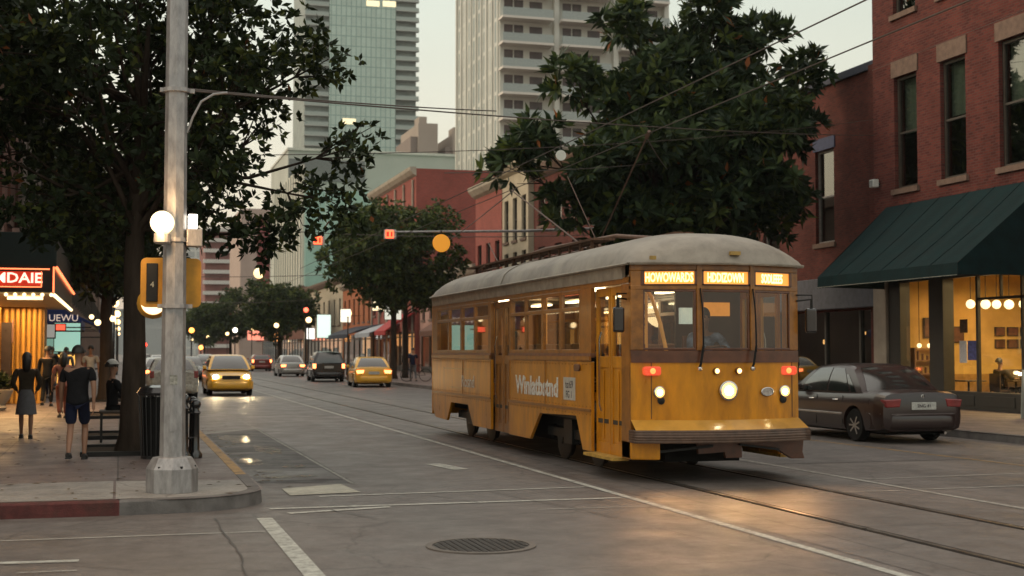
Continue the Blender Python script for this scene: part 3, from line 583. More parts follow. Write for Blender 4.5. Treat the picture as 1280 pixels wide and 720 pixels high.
row_building('shop_building', 'cream shop building behind the broad dark tree', FX, 141.1, 172, 9.5, cream, [(4.6,7.4,1.2,8)], stone, ((1,.5,.25),.8))
row_building('shop_building', 'brown block of shops beside the farthest parked cars', FX, 172.1, 224, 10, mat('brown_brick', (.2,.1,.075), .9, var=.3), [(4.6,7.4,1.4,10)], stone, ((1,.5,.25),.9))
for i in range(6):
    y = 105.5+i*3.6
    tag(MB().tube([(FX-.1,y,15.4),(FX-.1,y,.3)], .09, 6).build('drainpipe', stone_pale), ['first','second','third','fourth','fifth','sixth'][i]+' white drainpipe from the near end of the long red building', 'drainpipe', 'drainpipes on the long red building')
# awnings of the far shops
def small_awning(label, x, y0_, y1_, m, z=3.5, out=1.9, group='awnings of the far shops', side=-1, d=1.0):
    t = empty('awning', (x,(y0_+y1_)/2,z), label=label, cat='awning', group=group); h = (y1_-y0_)/2
    MB().prism([(0,d),(side*out*.5,d*.62),(side*out,.1),(side*out,-.25),(side*out*.97,-.25),(side*out*.97,.06),(0,d-.1)], 'y', -h, h).build('canopy', m, t, smooth=40)
    [MB().bar((0,q_,-.1),(side*out*.96,q_,-.1),.03).build('arm', dark_metal, t) for q_ in (-h+.05,h-.05)]; return t
red_c = mat('red_canvas', (.35,.03,.03), .7); navy = mat('navy_canvas', (.025,.03,.05), .7); blue_c = mat('blue_canvas', (.015,.035,.16), .6); white_c = mat('white_canvas', (.35,.38,.42), .7)
small_awning('red awning on the right side beyond the yellow taxi', FX, 104.9, 109.5, red_c, 3.3, 2.4, d=1.6)
small_awning('pale blue striped awning behind the red one', FX, 111, 118, white_c, 3.2, 2.6)
small_awning('dark navy awning over the black parked car', FX, 119.5, 133, navy, 3.2, 3.0)
small_awning('brown awning over the shop right of the twin trunk tree', FX, 88, 96, mat('brown_canvas', (.12,.05,.03), .7), 3.1, 1.6)
# lit signs on the far shops: (x,y,z,w,h,colour,label)
def lit_sign(label, x, y, z, w, h, c, s, face='y'):
    t = empty('shop_sign', (x,y,z), label=label, cat='shop sign')
    MB().box(-w/2,w/2,0,.12,-h/2,h/2).build('panel', emis('sign_'+str(c)+str(s), c, s), t, bevel=.01); MB().box(-w/2-.04,w/2+.04,.121,.2,-h/2-.04,h/2+.04).build('housing', dark_metal, t)
    MB().bar((w/2,.15,0),(w/2+1.0,.15,0),.05).build('bracket', dark_metal, t); return t
lit_sign('white glowing hanging sign over the pavement beyond the red awning', 20.2, 126, 5.1, .95, 1.2, (1,.9,.7), .95)
lit_sign('small greenish white glowing sign beside the white hanging one', 18.9, 131, 4.2, 1.3, 2.2, (.75,1,.85), .75)
lit_sign('pale square sign just left of the twin tree trunks', 19.2, 98, 4.6, 1.2, 1.0, (.9,.9,.75), .45)
lit_sign('bright sign hung among the leaves left of the twin trunks', 18.6, 100, 5.2, 1.1, .8, (1,.8,.5), 1.1)
lit_sign('orange lit sign far down the right pavement', 18.2, 165, 4.0, 1.1, 2.0, (1,.4,.12), 1.1)
lit_sign('red and white lit sign far down the right pavement', 18.0, 190, 4.0, 2.2, 1.3, (1,.3,.2), .9)
lit_sign('white banner sign low beside the silver car', 18.8, 140, 3.6, .9, 1.1, (.9,.9,.85), 1.0)
for i, (y, c) in enumerate(((58.5,(1,.45,.1)),(63,(1,.4,.08)),(76.7,(1,.35,.1)),(83,(.9,.3,.1)))):
    lit_sign('tall orange lit door panel '+['behind the trolley rear','nearest the bicycle rack','below the beige building','below the small cornice building'][i], FX-.25, y, 1.6, .5, 2.4, c, 1.0)

# ------------------------------------------------------------------ distant city
teal = mat('teal_glass', (.2,.42,.38), .35, var=.12, scale=.05, spec=.6); teal_dark = mat('teal_dark', (.12,.27,.26), .25, var=.2, scale=.2)
def curtain(name, c, cf, pw, ph, rough=.2, ms=.12, vary=.25):
    """glass curtain wall: panes and mullions"""
    if name in MATS: return MATS[name]
    m = brick(name, c, tuple(x*(1-vary) for x in c), cf, pw, ph, rough, ms, .12); 
    for n in m.node_tree.nodes:
        if n.type == 'TEX_BRICK': n.offset = 0
    return m
conc = mat('pale_concrete', (.42,.44,.40), .8, var=.12, scale=.1)
# glass tower
gt = empty('glass_tower', (51.8,400,0), label='tall pale green glass tower with balconies on both edges', cat='tower')
boxo('curtain_wall', curtain('tower_glass', (.42,.55,.5), (.22,.33,.3), 1.5, 3.0, .25, .14, .12), gt, 7,27,0,30,0,135)
boxo('core', mat('tower_core', (.2,.24,.23), .6, var=.3, scale=.3), gt, 0,7,1.6,30,0,134); boxo('core', MATS['tower_core'], gt, 27,33.6,1.6,30,0,134)
bb = MB().box(27.05,34.2,-.2,1.59,2.6,3.0).mesh('balcony'); lb_ = MB().box(-.4,6.95,.2,1.59,2.6,3.0).mesh('balcony')
rail_m2 = mat('balcony_glass', (.3,.36,.34), .3); bal_m = mat('balcony_slab', (.36,.39,.37), .8, var=.1, scale=.1)
for me in (bb, lb_): me.materials.append(bal_m)
rl = MB().box(27.1,34.1,-.15,-.05,3.0,3.9).mesh('railing'); rl.materials.append(rail_m2); rl2 = MB().box(-.3,6.9,.25,.35,3.0,3.9).mesh('railing'); rl2.materials.append(rail_m2)
for k in range(14, 44):
    for me, r2 in ((bb, rl), (lb_, rl2)):
        o = bpy.data.objects.new('balcony', me); col.objects.link(o); o.parent = gt; o.location = (0,0,k*3.0)
        q = bpy.data.objects.new('railing', r2); col.objects.link(q); q.parent = o
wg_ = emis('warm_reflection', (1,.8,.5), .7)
for (x0_, z_) in ((18,105),(23,105.2),(11,69),(17,52),(14,49)): boxo('glow_pane', wg_, gt, x0_,x0_+4,-.05,-.01,z_+.5,z_+2.2)  # emissive panes stand in for warm reflections on the tower glass
# condo tower
ct = empty('apartment_tower', (43.4,154,0), label='white concrete apartment tower with rows of open balconies right of the sky gap', cat='tower')
boxo('wall', mat('condo_concrete', (.58,.58,.53), .8, var=.12, scale=.2), ct, 0,21.5,1.8,24,0,62)
for k in range(20):
    z = 2+k*3.0+ .1
rib = MB()
for k in range(9): y = 2.2+k*2.6; rib.box(-.22,-.002,y,y+.45,0,62)
rib.build('pilaster', MATS['condo_concrete'], ct)
gl = MB()
for k in range(8): y = 2.65+k*2.6; gl.box(-.03,-.003,y+.5,y+1.6,0,61.5)
gl.build('glazing', curtain('condo_glazing', (.15,.19,.19), (.5,.5,.46), 2.15, 3.0, .3, .25), ct)
bmz = MB().box(-.2,6.2,-.2,1.79,-.18,.1).mesh('balcony'); bmz.materials.append(mat('condo_slab', (.62,.58,.53), .8, var=.1))
bmr = MB().box(-.15,6.15,-.15,-.08,.12,1.1).mesh('railing'); bmr.materials.append(mat('condo_rail', (.3,.34,.33), .35, var=.2))
bmo = MB().box(.5,1.6,1.76,1.785,.12,2.5).box(1.75,2.9,1.76,1.785,.12,2.5).box(3.7,5.3,1.76,1.785,.12,2.4).mesh('balcony_door'); bmo.materials.append(mat('condo_door', (.07,.045,.045), .4, var=.5, scale=1.5))
bmc = MB().box(1.6,2.6,.7,1.2,.1,.9).mesh('furniture'); bmc.materials.append(mat('condo_furniture', (.4,.42,.4), .7))
pil = MB(); 
for x in (6.6,14.2,20.9): pil.box(x,x+.6,.9,1.79,0,62)
pil.build('column', MATS['condo_concrete'], ct)
for fl in range(8, 19):
    for ci, x in enumerate((0,7.4,15.0)):
        o = bpy.data.objects.new('balcony', bmz); col.objects.link(o); o.parent = ct; o.location = (x,0,fl*3.05+2); 
        for me in (bmr, bmo)+((bmc,) if (fl+ci)%3 == 0 else ()):
            q = bpy.data.objects.new(me.name.split('.')[0], me); col.objects.link(q); q.parent = o
        if ci == 1 and fl == 15: MB().box(1.2,4.6,1.5,1.7,1.0,2.5).build('glow_pane', emis('balcony_lit', (1,.75,.4), 1.6), o)
# podium + teal block
tb_ = empty('office_building', (24.6,190,0), label='green glass office block with white side wall at mid distance', cat='building')
boxo('glass_wall', curtain('teal_curtain', (.34,.56,.49), (.46,.66,.58), 3.0, 4.2, .35, .16, .08), tb_, .0,30,.0,20,0,24.4)
boxo('side_wall', mat('white_panel', (.62,.6,.52), .7, var=.1, scale=.1, stretch=(1,1,.1)), tb_, -.3,-.01,.4,36,0,28)
bf = MB(); 
for k in range(12): bf.box(-.5,-.31,1+k*3,1.3+k*3,0,27.8)
bf.build('fin', conc, tb_)
pd = empty('office_building', (24.6,195,0), label='grey concrete block with flat roof above the green glass office', cat='building')
boxo('wall', conc, pd, .05,30,15.5,40,0,32.9); boxo('dark_band', mat('grey_band', (.16,.17,.17), .6), pd, .2,12,15.3,15.48,28.2,31.6); boxo('roof_edge', mat('roof_edge_pale', (.55,.55,.5), .8), pd, -.1,30.2,15.2,40.1,32.91,33.3)
for nm, lab, x0_, x1_, y_, h_ in (('tower_block','slim brown tower block in the sky gap beside the glass tower',64.4,68.9,300,53.6),('tower_block','narrow brown block next to the white apartment tower',72.5,78,300,51.5)):
    b = empty(nm, (x0_,y_,0), label=lab, cat='tower'); boxo('wall', mat('brown_concrete', (.34,.29,.25), .85, var=.1, scale=.1), b, 0,x1_-x0_,0,20,0,h_); boxo('roof_house', MATS['brown_concrete'], b, .8,2.6,3,8,h_,h_+2)
    boxo('shaft', mat('brown_shaft', (.24,.2,.18), .85), b, -1.6,-.01,1,18,0,h_-3)
pk = empty('apartment_building', (25,300,0), label='pinkish apartment building with dark red panel beyond the trees', cat='building')
boxo('wall', mat('pink_concrete', (.40,.31,.27), .85, var=.12, scale=.3), pk, 0,8.5,0,30,0,33); boxo('panel', mat('red_panel', (.22,.06,.06), .8, var=.2), pk, 3.6,6.2,-.2,-.01,4,31); boxo('strip', conc, pk, 6.6,7.4,-.25,-.01,4,32)
bd = empty('apartment_building', (24.5,420,0), label='brown apartment building with white balcony bands far down the street', cat='building')
boxo('wall', mat('banded_brown', (.22,.09,.08), .8, var=.3, scale=.2), bd, 0,11,0,30,0,39)
for k in range(12): 
    o = boxo('balcony', mat('band_white', (.6,.58,.55), .8), bd, -.6,9.5,-1.3,-.01,3+k*3.2,4.1+k*3.2)
fb = empty('office_building', (24,620,0), label='pale office building closing the view at the far end of the street', cat='building')
boxo('wall', curtain('far_office', (.4,.42,.42), (.55,.55,.52), 4, 3.6, .4, .5), fb, 0,40,0,20,0,52)
fb2 = empty('office_building', (-40,640,0), label='bluish block at the far left end of the street', cat='building')
boxo('wall', curtain('far_office2', (.3,.36,.4), (.5,.5,.5), 4, 3.6, .4, .5), fb2, 0,38,0,20,0,45)
hz = struct('hill', MB().add([(-300,860,-1),(500,860,-1),(500,900,30),(300,900,22),(100,900,34),(-100,900,24),(-300,900,28)], [(0,1,2,3,4,5,6)]), mat('hill_grey', (.16,.17,.17), .9))

# ------------------------------------------------------------------ left side buildings
lw = empty('theatre_building', (-3.2,19,0), label='dark brick theatre building at the left edge behind the marquee', cat='building')
NE = (1,0,0); 
lops = [(y,y+1.2,z,z+2.2) for y in (2,5,8,11,14,17,20,23,26) for z in (5.6,9)]
wall_mb((0,0,0), U, NE, 28.9, 0, 12.6, lops+[(13,28.4,.15,3.3)], .25).build('wall', brick_left, lw)
for a, b, c, d in lops: window(lw, (0,0,0), U, NE, a, b, c, d, win_frame, win_glass, sill=stone)
MB().box(-16,-.0,0,.02,0,12.6).box(-16,-0.0,28.88,28.9,0,12.6).box(-.9,-.8,.1,28.8,4.3,12.5).build('side_wall', brick_left, lw)
boxo('cornice', mat('cornice_dark', (.1,.06,.05), .8), lw, .003,.5,-.1,28.9,12.0,12.7); boxo('roof', MATS['roof_grey'], lw, -16,0,.03,28.87,12.2,12.4)
gold = mat('gold_doors', (.5,.26,.05), .4, var=.4, scale=3, stretch=(1,1,.1))
cp = MB()
for k in range(16): y = 13.3+k*1.0; cp.lathe([(.17,.0),(.15,.1),(.12,.2),(.12,2.8),(.17,3.0),(.17,3.12)], (-.35,y,.16), 10)
cp.build('column', gold, lw, smooth=40)
boxo('lobby_wall', mat('lobby_wall', (.38,.2,.05), .6, var=.4), lw, -1.5,-1.4,12.9,28.5,.15,3.3); boxo('soffit', mat('soffit_cream', (.5,.4,.25), .7), lw, -1.5,-.01,12.9,28.5,3.32,3.4)
boxo('poster_case', mat('poster_dark', (.03,.02,.02), .3), lw, -.2,.08,24.2,25.6,.6,2.6); boxo('notice', mat('notice_pink', (.4,.22,.18), .6), lw, .081,.1,24.5,25.3,2.0,2.7)
gw = MB()
for k in range(8): gw.lathe([(.09,0),(.075,.1),(.075,2.8),(.09,2.95)], (-.12+k*.155,24.93,.16), 8)
gw.build('gold_post', gold, lw, smooth=40) if False else [MB().lathe([(.075,0),(.06,.1),(.06,2.75),(.075,2.9)], (-.1+k*.16,24.9,.16), 10).build('gold_post', gold, lw, smooth=40) for k in range(7)]
boxo('entrance_wing', mat('gold_wall', (.42,.22,.05), .5, var=.4), lw, -.2,.98,25.0,26.5,.152,3.09)
mq = empty('marquee', (-1.5,33.7,0), label='theatre marquee with red lettering and rows of bulbs over the left pavement', cat='marquee')
boxo('box', mat('marquee_black', (.012,.016,.016), .4, var=.4), mq, -6,0,0,12.4,3.12,4.5, bevel=.02)
boxo('upper_panel', mat('marquee_green', (.008,.02,.018), .6), mq, -6.05,.05,-.06,-.003,3.72,4.52, bevel=.01)
neon = emis('neon_red', (1,.2,.07), 1.9); bulbm = emis('bulb_warm', (1,.72,.38), 2); neon2 = emis('neon_cream', (1,.75,.5), 3)
boxo('sign_face', emis('sign_red_face', (.5,.03,.01), .5), mq, -6,-.28,-.05,-.003,3.27,3.6)
text('lettering', 'VNAMDAIE', .33, emis('letters_lit', (1,.7,.55), 1.1), mq, (-1.18,-.07,3.44), (R(90),0,0), .01, 1.12, .006)
MB().tube([(-6,-.08,3.66),(-.1,-.08,3.66)], .018, 6).tube([(-6,-.08,3.24),(-.28,-.08,3.24)], .014, 6).tube([(-.28,-.08,3.24),(-.28,-.08,3.6)], .012, 6).tube([(-.01,-.08,3.72),(-.01,-.08,3.12)], .018, 6).tube([(.05,-.05,3.7),(.06,12.3,3.6)], .04, 6).build('neon_tube', neon, mq)
bl_ = MB()
bl_.ball((0,0,0), .045, 8); bme = bl_.mesh('bulb'); bme.materials.append(bulbm)
for P_ in [(-.06-k*.2,-.02,3.06) for k in range(30)]+[(.0,.25+k*.3,3.06) for k in range(40)]:
    o = bpy.data.objects.new('bulb', bme); col.objects.link(o); o.parent = mq; o.location = P_
boxo('soffit', mat('marquee_soffit', (.6,.5,.3), .6), mq, -5.95,-.05,.05,12.3,3.08,3.118)
MB().box(-1.1,-.3,.9,1.1,2.98,3.06).box(-3.4,-1.8,5,5.2,2.98,3.06).build('tube_light', emis('tube_warm', (1,.66,.3), 2.2), mq)
cr = MB()
for k in range(14): cr.box(-.1-k*.35,-.3-k*.35+.05,-.02,.1,4.52,4.6+.1*random.random())
cr.build('crest', mat('crest_pink', (.3,.2,.17), .7), mq)
for y in (2.5,8): 
    l = bpy.data.lights.new('marquee_light', 'AREA'); l.energy = 260; l.color = (1,.6,.24); l.shape = 'RECTANGLE'; l.size = 2.4; l.size_y = 4; o = bpy.data.objects.new('marquee_light', l); col.objects.link(o); o.location = (-3.3,33.7+y,3.04)
nx = empty('shop_building', (-3.2,48,0), label='dark shop building beyond the theatre with the blue awning', cat='building')
lops2 = [(2+3*k,3.2+3*k,z,z+2.1) for k in range(10) for z in (5,8.2)]
wall_mb((0,0,0), U, NE, 34, 0, 11.5, lops2+[(.5,33.5,.15,3.4)], .25).build('wall', mat('dark_plaster', (.09,.07,.06), .9, var=.3), nx)
for a, b, c, d in lops2: window(nx, (0,0,0), U, NE, a, b, c, d, win_frame, win_glass)
MB().box(-14,0,0,.02,0,11.5).box(-14,0,33.98,34,0,11.5).box(-.9,-.8,.1,33.9,3.6,11.4).build('side_wall', brick_left, nx); boxo('roof', MATS['roof_grey'], nx, -14,0,.03,33.9,11.2,11.4)
sfm = MB()
for k in range(12): MB().box(-.2,.0,.5+k*3-.08 if k else .502,.5+k*3+.08,.15,3.39).build('shop_post', shop_frame, nx)
boxo('shop_room', mat('shop_room_dim', (.2,.12,.07), .8, emit=(1,.45,.18), estr=.25, var=.5, scale=.8), nx, -2,-1.9,.5,33.5,.15,3.4)
sb = small_awning('dark blue awning with pale letters past the theatre marquee', -3.2, 62, 68, blue_c, 3.0, 1.6, side=1, group='awnings of the left side')
text('lettering', 'UEWU', .42, emis('awning_letters', (.9,.7,.6), .4), sb, (.85,-3.02,.18), (R(90),0,0), .01)
MB().add([(0,-3.01,.95),(0,-3.01,-.25),(1.58,-3.01,-.25),(1.58,-3.01,.1),(.8,-3.01,.6)], [(0,1,2,3,4)]).build('end_panel', blue_c, sb)
small_awning('second blue awning further along the left pavement', -3.2, 76, 81, blue_c, 3.0, 2.2, side=1, group='awnings of the left side')
for (lab, x, y, z, w, h, c, s) in (('pale green lit menu screen on the left pavement', -2.15, 61, 2.35, 1.05, 1.2, (.5,1,.8), .3), ('orange lit panel under the pale green screen', -2.2, 60.8, 1.0, .9, 1.2, (1,.5,.1), .9), ('small white lit notice before the blue awning', -2.4, 50, 2.45, .42, .45, (.8,.8,.75), .2), ('small red light sign under the blue awning', -2.35, 57, 2.7, .5, .22, (1,.1,.05), 1.2), ('second green lit screen beside the menu screen', -2.9, 64, 2.3, .5, 1.3, (.5,1,.8), .2)):
    lit_sign(lab, x, y, z, w, h, c, s)
l3 = empty('office_building', (-3.2,84,0), label='long brown row of buildings far along the left side', cat='building')
boxo('wall', mat('brown_row', (.12,.08,.065), .9, var=.3, scale=.3), l3, -15,0,0,160,0,13); boxo('cornice', stone, l3, .003,.4,0,160,12.4,13.1)
for k in range(30): window(l3, (0,0,0), U, NE, 2+k*5, 4+k*5, 5, 8, win_frame, far_glass, depth=-.06)
vs_ = [(72,1,.2,.1),(90,1,.75,.4),(110,1,.3,.3),(140,1,.8,.5)]

# ------------------------------------------------------------------ street furniture
pole = empty('signal_pole', (.585,15.82,.15), label='thick galvanised octagonal steel pole with faceted foot on the left corner', cat='pole')
MB().lathe([(.315,0),(.315,.29),(.235,.43),(.16,.44)], n=8).build('base', steel, pole, bevel=.01)
MB().lathe([(.155,.3),(.14,3),(.13,6),(.11,9.5)], n=8).build('shaft', steel, pole)
pole.scale = (.913,)*3
for z in (2.28,3.1,4.97): MB().lathe([(.148,z-.02),(.165,z-.02),(.165,z+.03),(.148,z+.03)], n=16).box(-.2,-.13,-.03,.03,z-.02,z+.03).box(.13,.22,-.03,.03,z-.02,z+.03).build('clamp', steel, pole)
[MB().lathe([(.02,0),(.02,.03)], (.27*math.cos(a),.27*math.sin(a),.3), 6).build('bolt', dark_metal, pole) for a in (-2.2,-1.2,-.2,.9)]; MB().box(-.045,.045,-.15,-.1475,1.32,1.44).build('sticker', mat('sticker_faded', (.3,.3,.27), .6, var=.6, scale=30), pole)
MB().box(-.04,.04,-.157,-.15,.75,.95).build('hand_hole_cover', steel, pole)
MB().tube([(.13,-.02,4.45),(.2,-.02,4.65),(.3,-.02,4.85),(.45,-.02,4.95),(.62,-.02,4.98)], .015, 8).build('wire_bracket', steel, pole)
gl_ = empty('globe_lamp', (.457,15.63,3.16), label='bright round globe lamp fixed to the steel pole', cat='lamp'); gl_.scale = (.913,)*3
MB().ball((-.02,-.04,.0), .145, 20).build('globe', emis('globe_bright', (1,.78,.5), 1.35), gl_, smooth=180)
MB().lathe([(.08,-.26),(.1,-.24),(.1,-.14),(.06,-.12)], (-.02,-.04,0), 14).tube([(0,-.04,-.22),(.08,.1,-.24),(.14,.21,-.24)], .02, 8).build('holder', steel, gl_)
bx_ = empty('box_lamp', (.776,15.84,3.135), label='small white lit box lamp on the right side of the steel pole', cat='lamp'); bx_.scale = (.913,)*3
MB().box(-.05,.06,-.1,.06,-.02,.16).build('lens', emis('box_white', (1,.93,.8), 2.2), bx_, bevel=.01); MB().box(-.07,.12,-.12,.1,-.24,-.025).build('housing', steel, bx_, bevel=.01)
l = bpy.data.lights.new('globe_light', 'POINT'); l.energy = 42; l.color = (1,.6,.28); l.shadow_soft_size = .15; o = bpy.data.objects.new('globe_light', l); col.objects.link(o); o.location = (.383,15.38,3.16)
def rrect(w, h, r, n=5):
    p = []
    for cx_, cy_, a0 in ((w/2-r,h/2-r,0),(-w/2+r,h/2-r,90),(-w/2+r,-h/2+r,180),(w/2-r,-h/2+r,270)):
        for k in range(n+1): a = R(a0+90*k/n); p.append((cx_+r*math.cos(a), cy_+r*math.sin(a)))
    return p
sg = empty('signal_backplate', (.557,16.05,2.514), label='yellow rounded signal plate behind the steel pole', cat='traffic signal'); sg.scale = (.913,)*3
MB().prism(rrect(.74,.62,.07), 'y', 0, .03).build('plate', mat('signal_yellow', (.55,.26,.02), .5, var=.2, scale=5, dirt=.25), sg, bevel=.006)
MB().box(-.3,-.16,-.03,-.003,-.24,.24).build('slot', dark_metal, sg, bevel=.008); MB().box(-.1,.1,-.1,-.002,-.03,.03).build('bracket', dark_metal, sg)
text('lettering', '4', .1, mat('letter_white', (.5,.5,.4), .5), sg, (-.23,-.036,-.03), (R(90),0,0))
MB().lathe([(.16,-.06),(.2,.02),(.2,.16),(.14,.2)], (-.21,.2,-.25), 16, 'y').build('signal_head', mat('signal_yellow', (.55,.26,.02), .5), sg, smooth=40); MB().lathe([(.001,-.04),(.1,-.03),(.15,.0)], (-.21,.12,-.25), 20, 'y').build('lens', emis('lens_warm', (1,.7,.4), 1.8), sg, smooth=180)

bin_ = empty('litter_bin', (.566,20.9,.15), label='black slatted litter bin behind the steel pole', cat='litter bin')
b_ = MB()
for k in range(22): a = 2*PI*k/22; b_.bar((.24*math.cos(a),.24*math.sin(a),.03),(.29*math.cos(a),.29*math.sin(a),.95),.045,.012)
b_.build('slat', black_gloss, bin_); MB().lathe([(.3,.93),(.32,.97),(.26,1.05),(.12,1.08),(.1,1.04)], n=22).build('lid', black_gloss, bin_, smooth=40); MB().lathe([(.22,.02),(.25,.9)], n=16).build('liner', black, bin_)
MB().lathe([(.25,0),(.25,.05)], n=22).build('base', black_gloss, bin_)
for i, (x, y, h) in enumerate(((.93,20.63,.95),(1.10,20.77,.86),(.87,21.46,.95),(1.10,21.55,.88))):
    p = empty('bollard', (x,y,.15), label=['black ball topped post touching the right side of the steel pole in view', 'rightmost black post beside the yellow kerb', 'rear black post near the litter bin', 'rear black post near the kerb'][i], cat='post', group='black posts round the litter bin')
    MB().lathe([(.1,0),(.1,.06),(.07,.1),(.06,.12),(.055,h*.75),(.075,h*.78),(.05,h*.82),(.05,h*.86)], n=12).build('post', black_gloss, p, smooth=40); MB().ball((0,0,h*.92), .075, 12).build('finial', black_gloss, p, smooth=180)
rk_ = tag(MB().tube([(.93,20.63,.85),(1.1,20.77,.8)], .02, 6).tube([(.93,20.63,.45),(1.1,20.77,.45)], .02, 6).tube([(.93,20.63,.85),(.87,21.46,.85)], .02, 6).tube([(1.1,20.77,.8),(1.1,21.55,.8)], .02, 6).build('guard_rail', black_gloss), 'thin black rails joining the posts by the kerb', 'railing')
soil = mat('soil_dark', (.03,.022,.016), .95, bump=.6, bscale=25)
for i, (x0, x1, y0_, y1_) in enumerate(((-.5,.8,21.5,23.2),(-.55,.55,25.6,27.2),(-.7,.5,33.5,36.0),(-.9,.4,44.8,47))):
    g = empty('tree_pit', ((x0+x1)/2,(y0_+y1_)/2,.15), label=['dark soil pit round the foot of the big left tree','second dark pit in the pavement past the big tree','third dark pit further along the left pavement','fourth pit round the second left tree'][i], cat='tree pit', group='tree pits in the left pavement'); w = (x1-x0)/2; h = (y1_-y0_)/2
    MB().box(-w,w,-h,h,-.05,.03).build('soil', soil, g); f = MB(); f.box(-w-.05,w+.05,-h-.05,-h,-.02,.07).box(-w-.05,w+.05,h,h+.05,-.02,.07).box(-w-.05,-w,-h,h,-.02,.07).box(w,w+.05,-h,h,-.02,.07); f.build('edging', dark_metal, g)
pt = empty('planter', (-3.15,39,.15), label='pale rounded bowl planter at the left edge of the pavement', cat='planter')
MB().lathe([(.2,0),(.26,.08),(.2,.14),(.32,.3),(.42,.55),(.4,.56),(.36,.5)], n=20).build('bowl', stone_pale, pt, smooth=40)
rng = np.random.default_rng(5); c = rng.normal(size=(160,3))*np.array([.16,.16,.12])+np.array([0,0,.78]); v, N = leaf_mesh(c, np.tile([0,0,1.],(160,1)), 7, .16, .05, rng); foliage('shrub', LM, pt, v, N, rng, (.6,.3,.1,0))

# traffic signals over the street
arm_y = 44.3
ma = empty('mast_arm', (17.0,arm_y,.15), label='steel mast arm pole reaching over the street behind the trolley', cat='signal mast')
MB().lathe([(.16,0),(.14,.3),(.1,6.5)], n=10).build('post', steel, ma, smooth=40); MB().tube([(0,0,5.9),(-4,0,5.68),(-8.3,0,5.55)], [.055,.045,.03], 8).build('arm', steel, ma, smooth=40)
sig_red = emis('signal_red_lit', (1,.09,.03), 3.2)
def sign_head(label, loc, rot=0):
    t = empty('traffic_signal', loc, rot, label=label, cat='traffic signal', group='red signals over the street')
    MB().box(-.2,.2,0,.14,-.16,.16).build('housing', mat('housing_white', (.5,.5,.45), .5), t, bevel=.02)
    MB().box(-.17,.1,-.025,-.002,-.13,.13).build('lens', sig_red, t, bevel=.02)
    MB().box(-.14,-.06,-.04,-.026,-.08,.08).box(.0,.06,-.04,-.026,-.08,.08).build('symbol', emis('symbol_dim', (.45,.02,.01), 1), t)
    MB().tube([(0,.07,.16),(0,.07,.32)], .015, 6).build('hanger', dark_metal, t); return t
sign_head('red lit signal box hanging on the mast arm over the street', (8.58,arm_y,5.62))
sign_head('red lit signal box hung on the wire left of the mast arm', (6.3,45,5.42))
od = empty('round_sign', (10.28,arm_y-.12,5.35), label='plain round orange disc sign on the mast arm', cat='sign')
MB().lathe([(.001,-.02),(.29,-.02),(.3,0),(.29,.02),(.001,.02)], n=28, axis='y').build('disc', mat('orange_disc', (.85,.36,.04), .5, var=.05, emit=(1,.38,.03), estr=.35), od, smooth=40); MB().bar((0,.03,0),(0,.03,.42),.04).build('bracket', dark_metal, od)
def wire(label, a, b, sag=.1, r=.012, m=None, n=10, grp='overhead wires'):
    a = Vector(a); b = Vector(b); pts = [a.lerp(b, k/n)-Vector((0,0,sag*4*(k/n)*(1-k/n))) for k in range(n+1)]
    return tag(MB().tube(pts, r, 5).build('overhead_wire', m or mat('wire_copper', (.09,.07,.06), .6, .3)), label, 'wire', grp)
wire('span wire running from the steel pole to the corner brick building', (.73,15.82,4.70), (22.3,37.0,8.4), .12, .011)
wire('second wire under the long span wire by the steel pole', (.7,15.82,4.72), (6.2,22.5,5.88), .03, .01)
wire('trolley wire above the tram tracks', (7.72,2,5.06), (7.72,200,5.06), 0, .009)
wire('upper cable above the trolley wire', (7.75,2,5.6), (7.6,60,5.4), .05, .01)
wire('thin cable crossing the upper brick wall on the right', (12.4,6,7.0), (22.2,36.9,10.4), .1, .006)
wire('span wire holding the hanging red signal', (-3.1,45,6.3), (16.9,45,5.9), .45, .014)
wire('far span wire with a globe lamp', (-3.1,88,6.6), (17,88,7.0), .3, .02)
wire('farthest span wire above the taxis', (-3.1,120,6.5), (17,120,6.4), .5, .02)
wire('span wire from the left to the tree above the tram tail', (6.2,26.4,5.3), (17.2,40.6,7.9), .08, .01)
wire('short cable from the trolley wire into the big tree', (7.72,19.4,5.06), (17.0,40.7,7.6), .05, .012)
wire('light cable parallel to the tracks by the red buildings', (7.72,26.4,5.06), (21.9,104,9.0), .3, .012)
for i, (loc, r, s, lab) in enumerate((((8.5,88,6.75),.34,5,'glowing globe lamp on the far span wire'), ((5.2,120,6.15),.36,5,'glowing globe lamp on the farthest span wire'))):
    t = empty('globe_lamp', loc, label=lab, cat='lamp'); MB().ball((0,0,0), r, 14).build('globe', emis('far_globe', (1,.72,.35), 1.5), t, smooth=180); MB().tube([(0,0,r*.9),(0,0,r+.3)], .03, 6).build('hanger', dark_metal, t)
wd_ = empty('round_sign', (10.0,30.5,6.38), label='small white disc hanging in front of the big tree', cat='sign'); MB().lathe([(.001,-.015),(.125,-.015),(.125,.015),(.001,.015)], n=24, axis='y').build('disc', mat('white_disc', (.7,.72,.66), .5, var=.05), wd_); MB().tube([(0,0,.12),(0,0,.5)], .008, 5).build('hanger', dark_metal, wd_)
wire('wire carrying the small white disc', (2.0,26.5,5.5), (22.3,37.05,8.9), .25, .009)

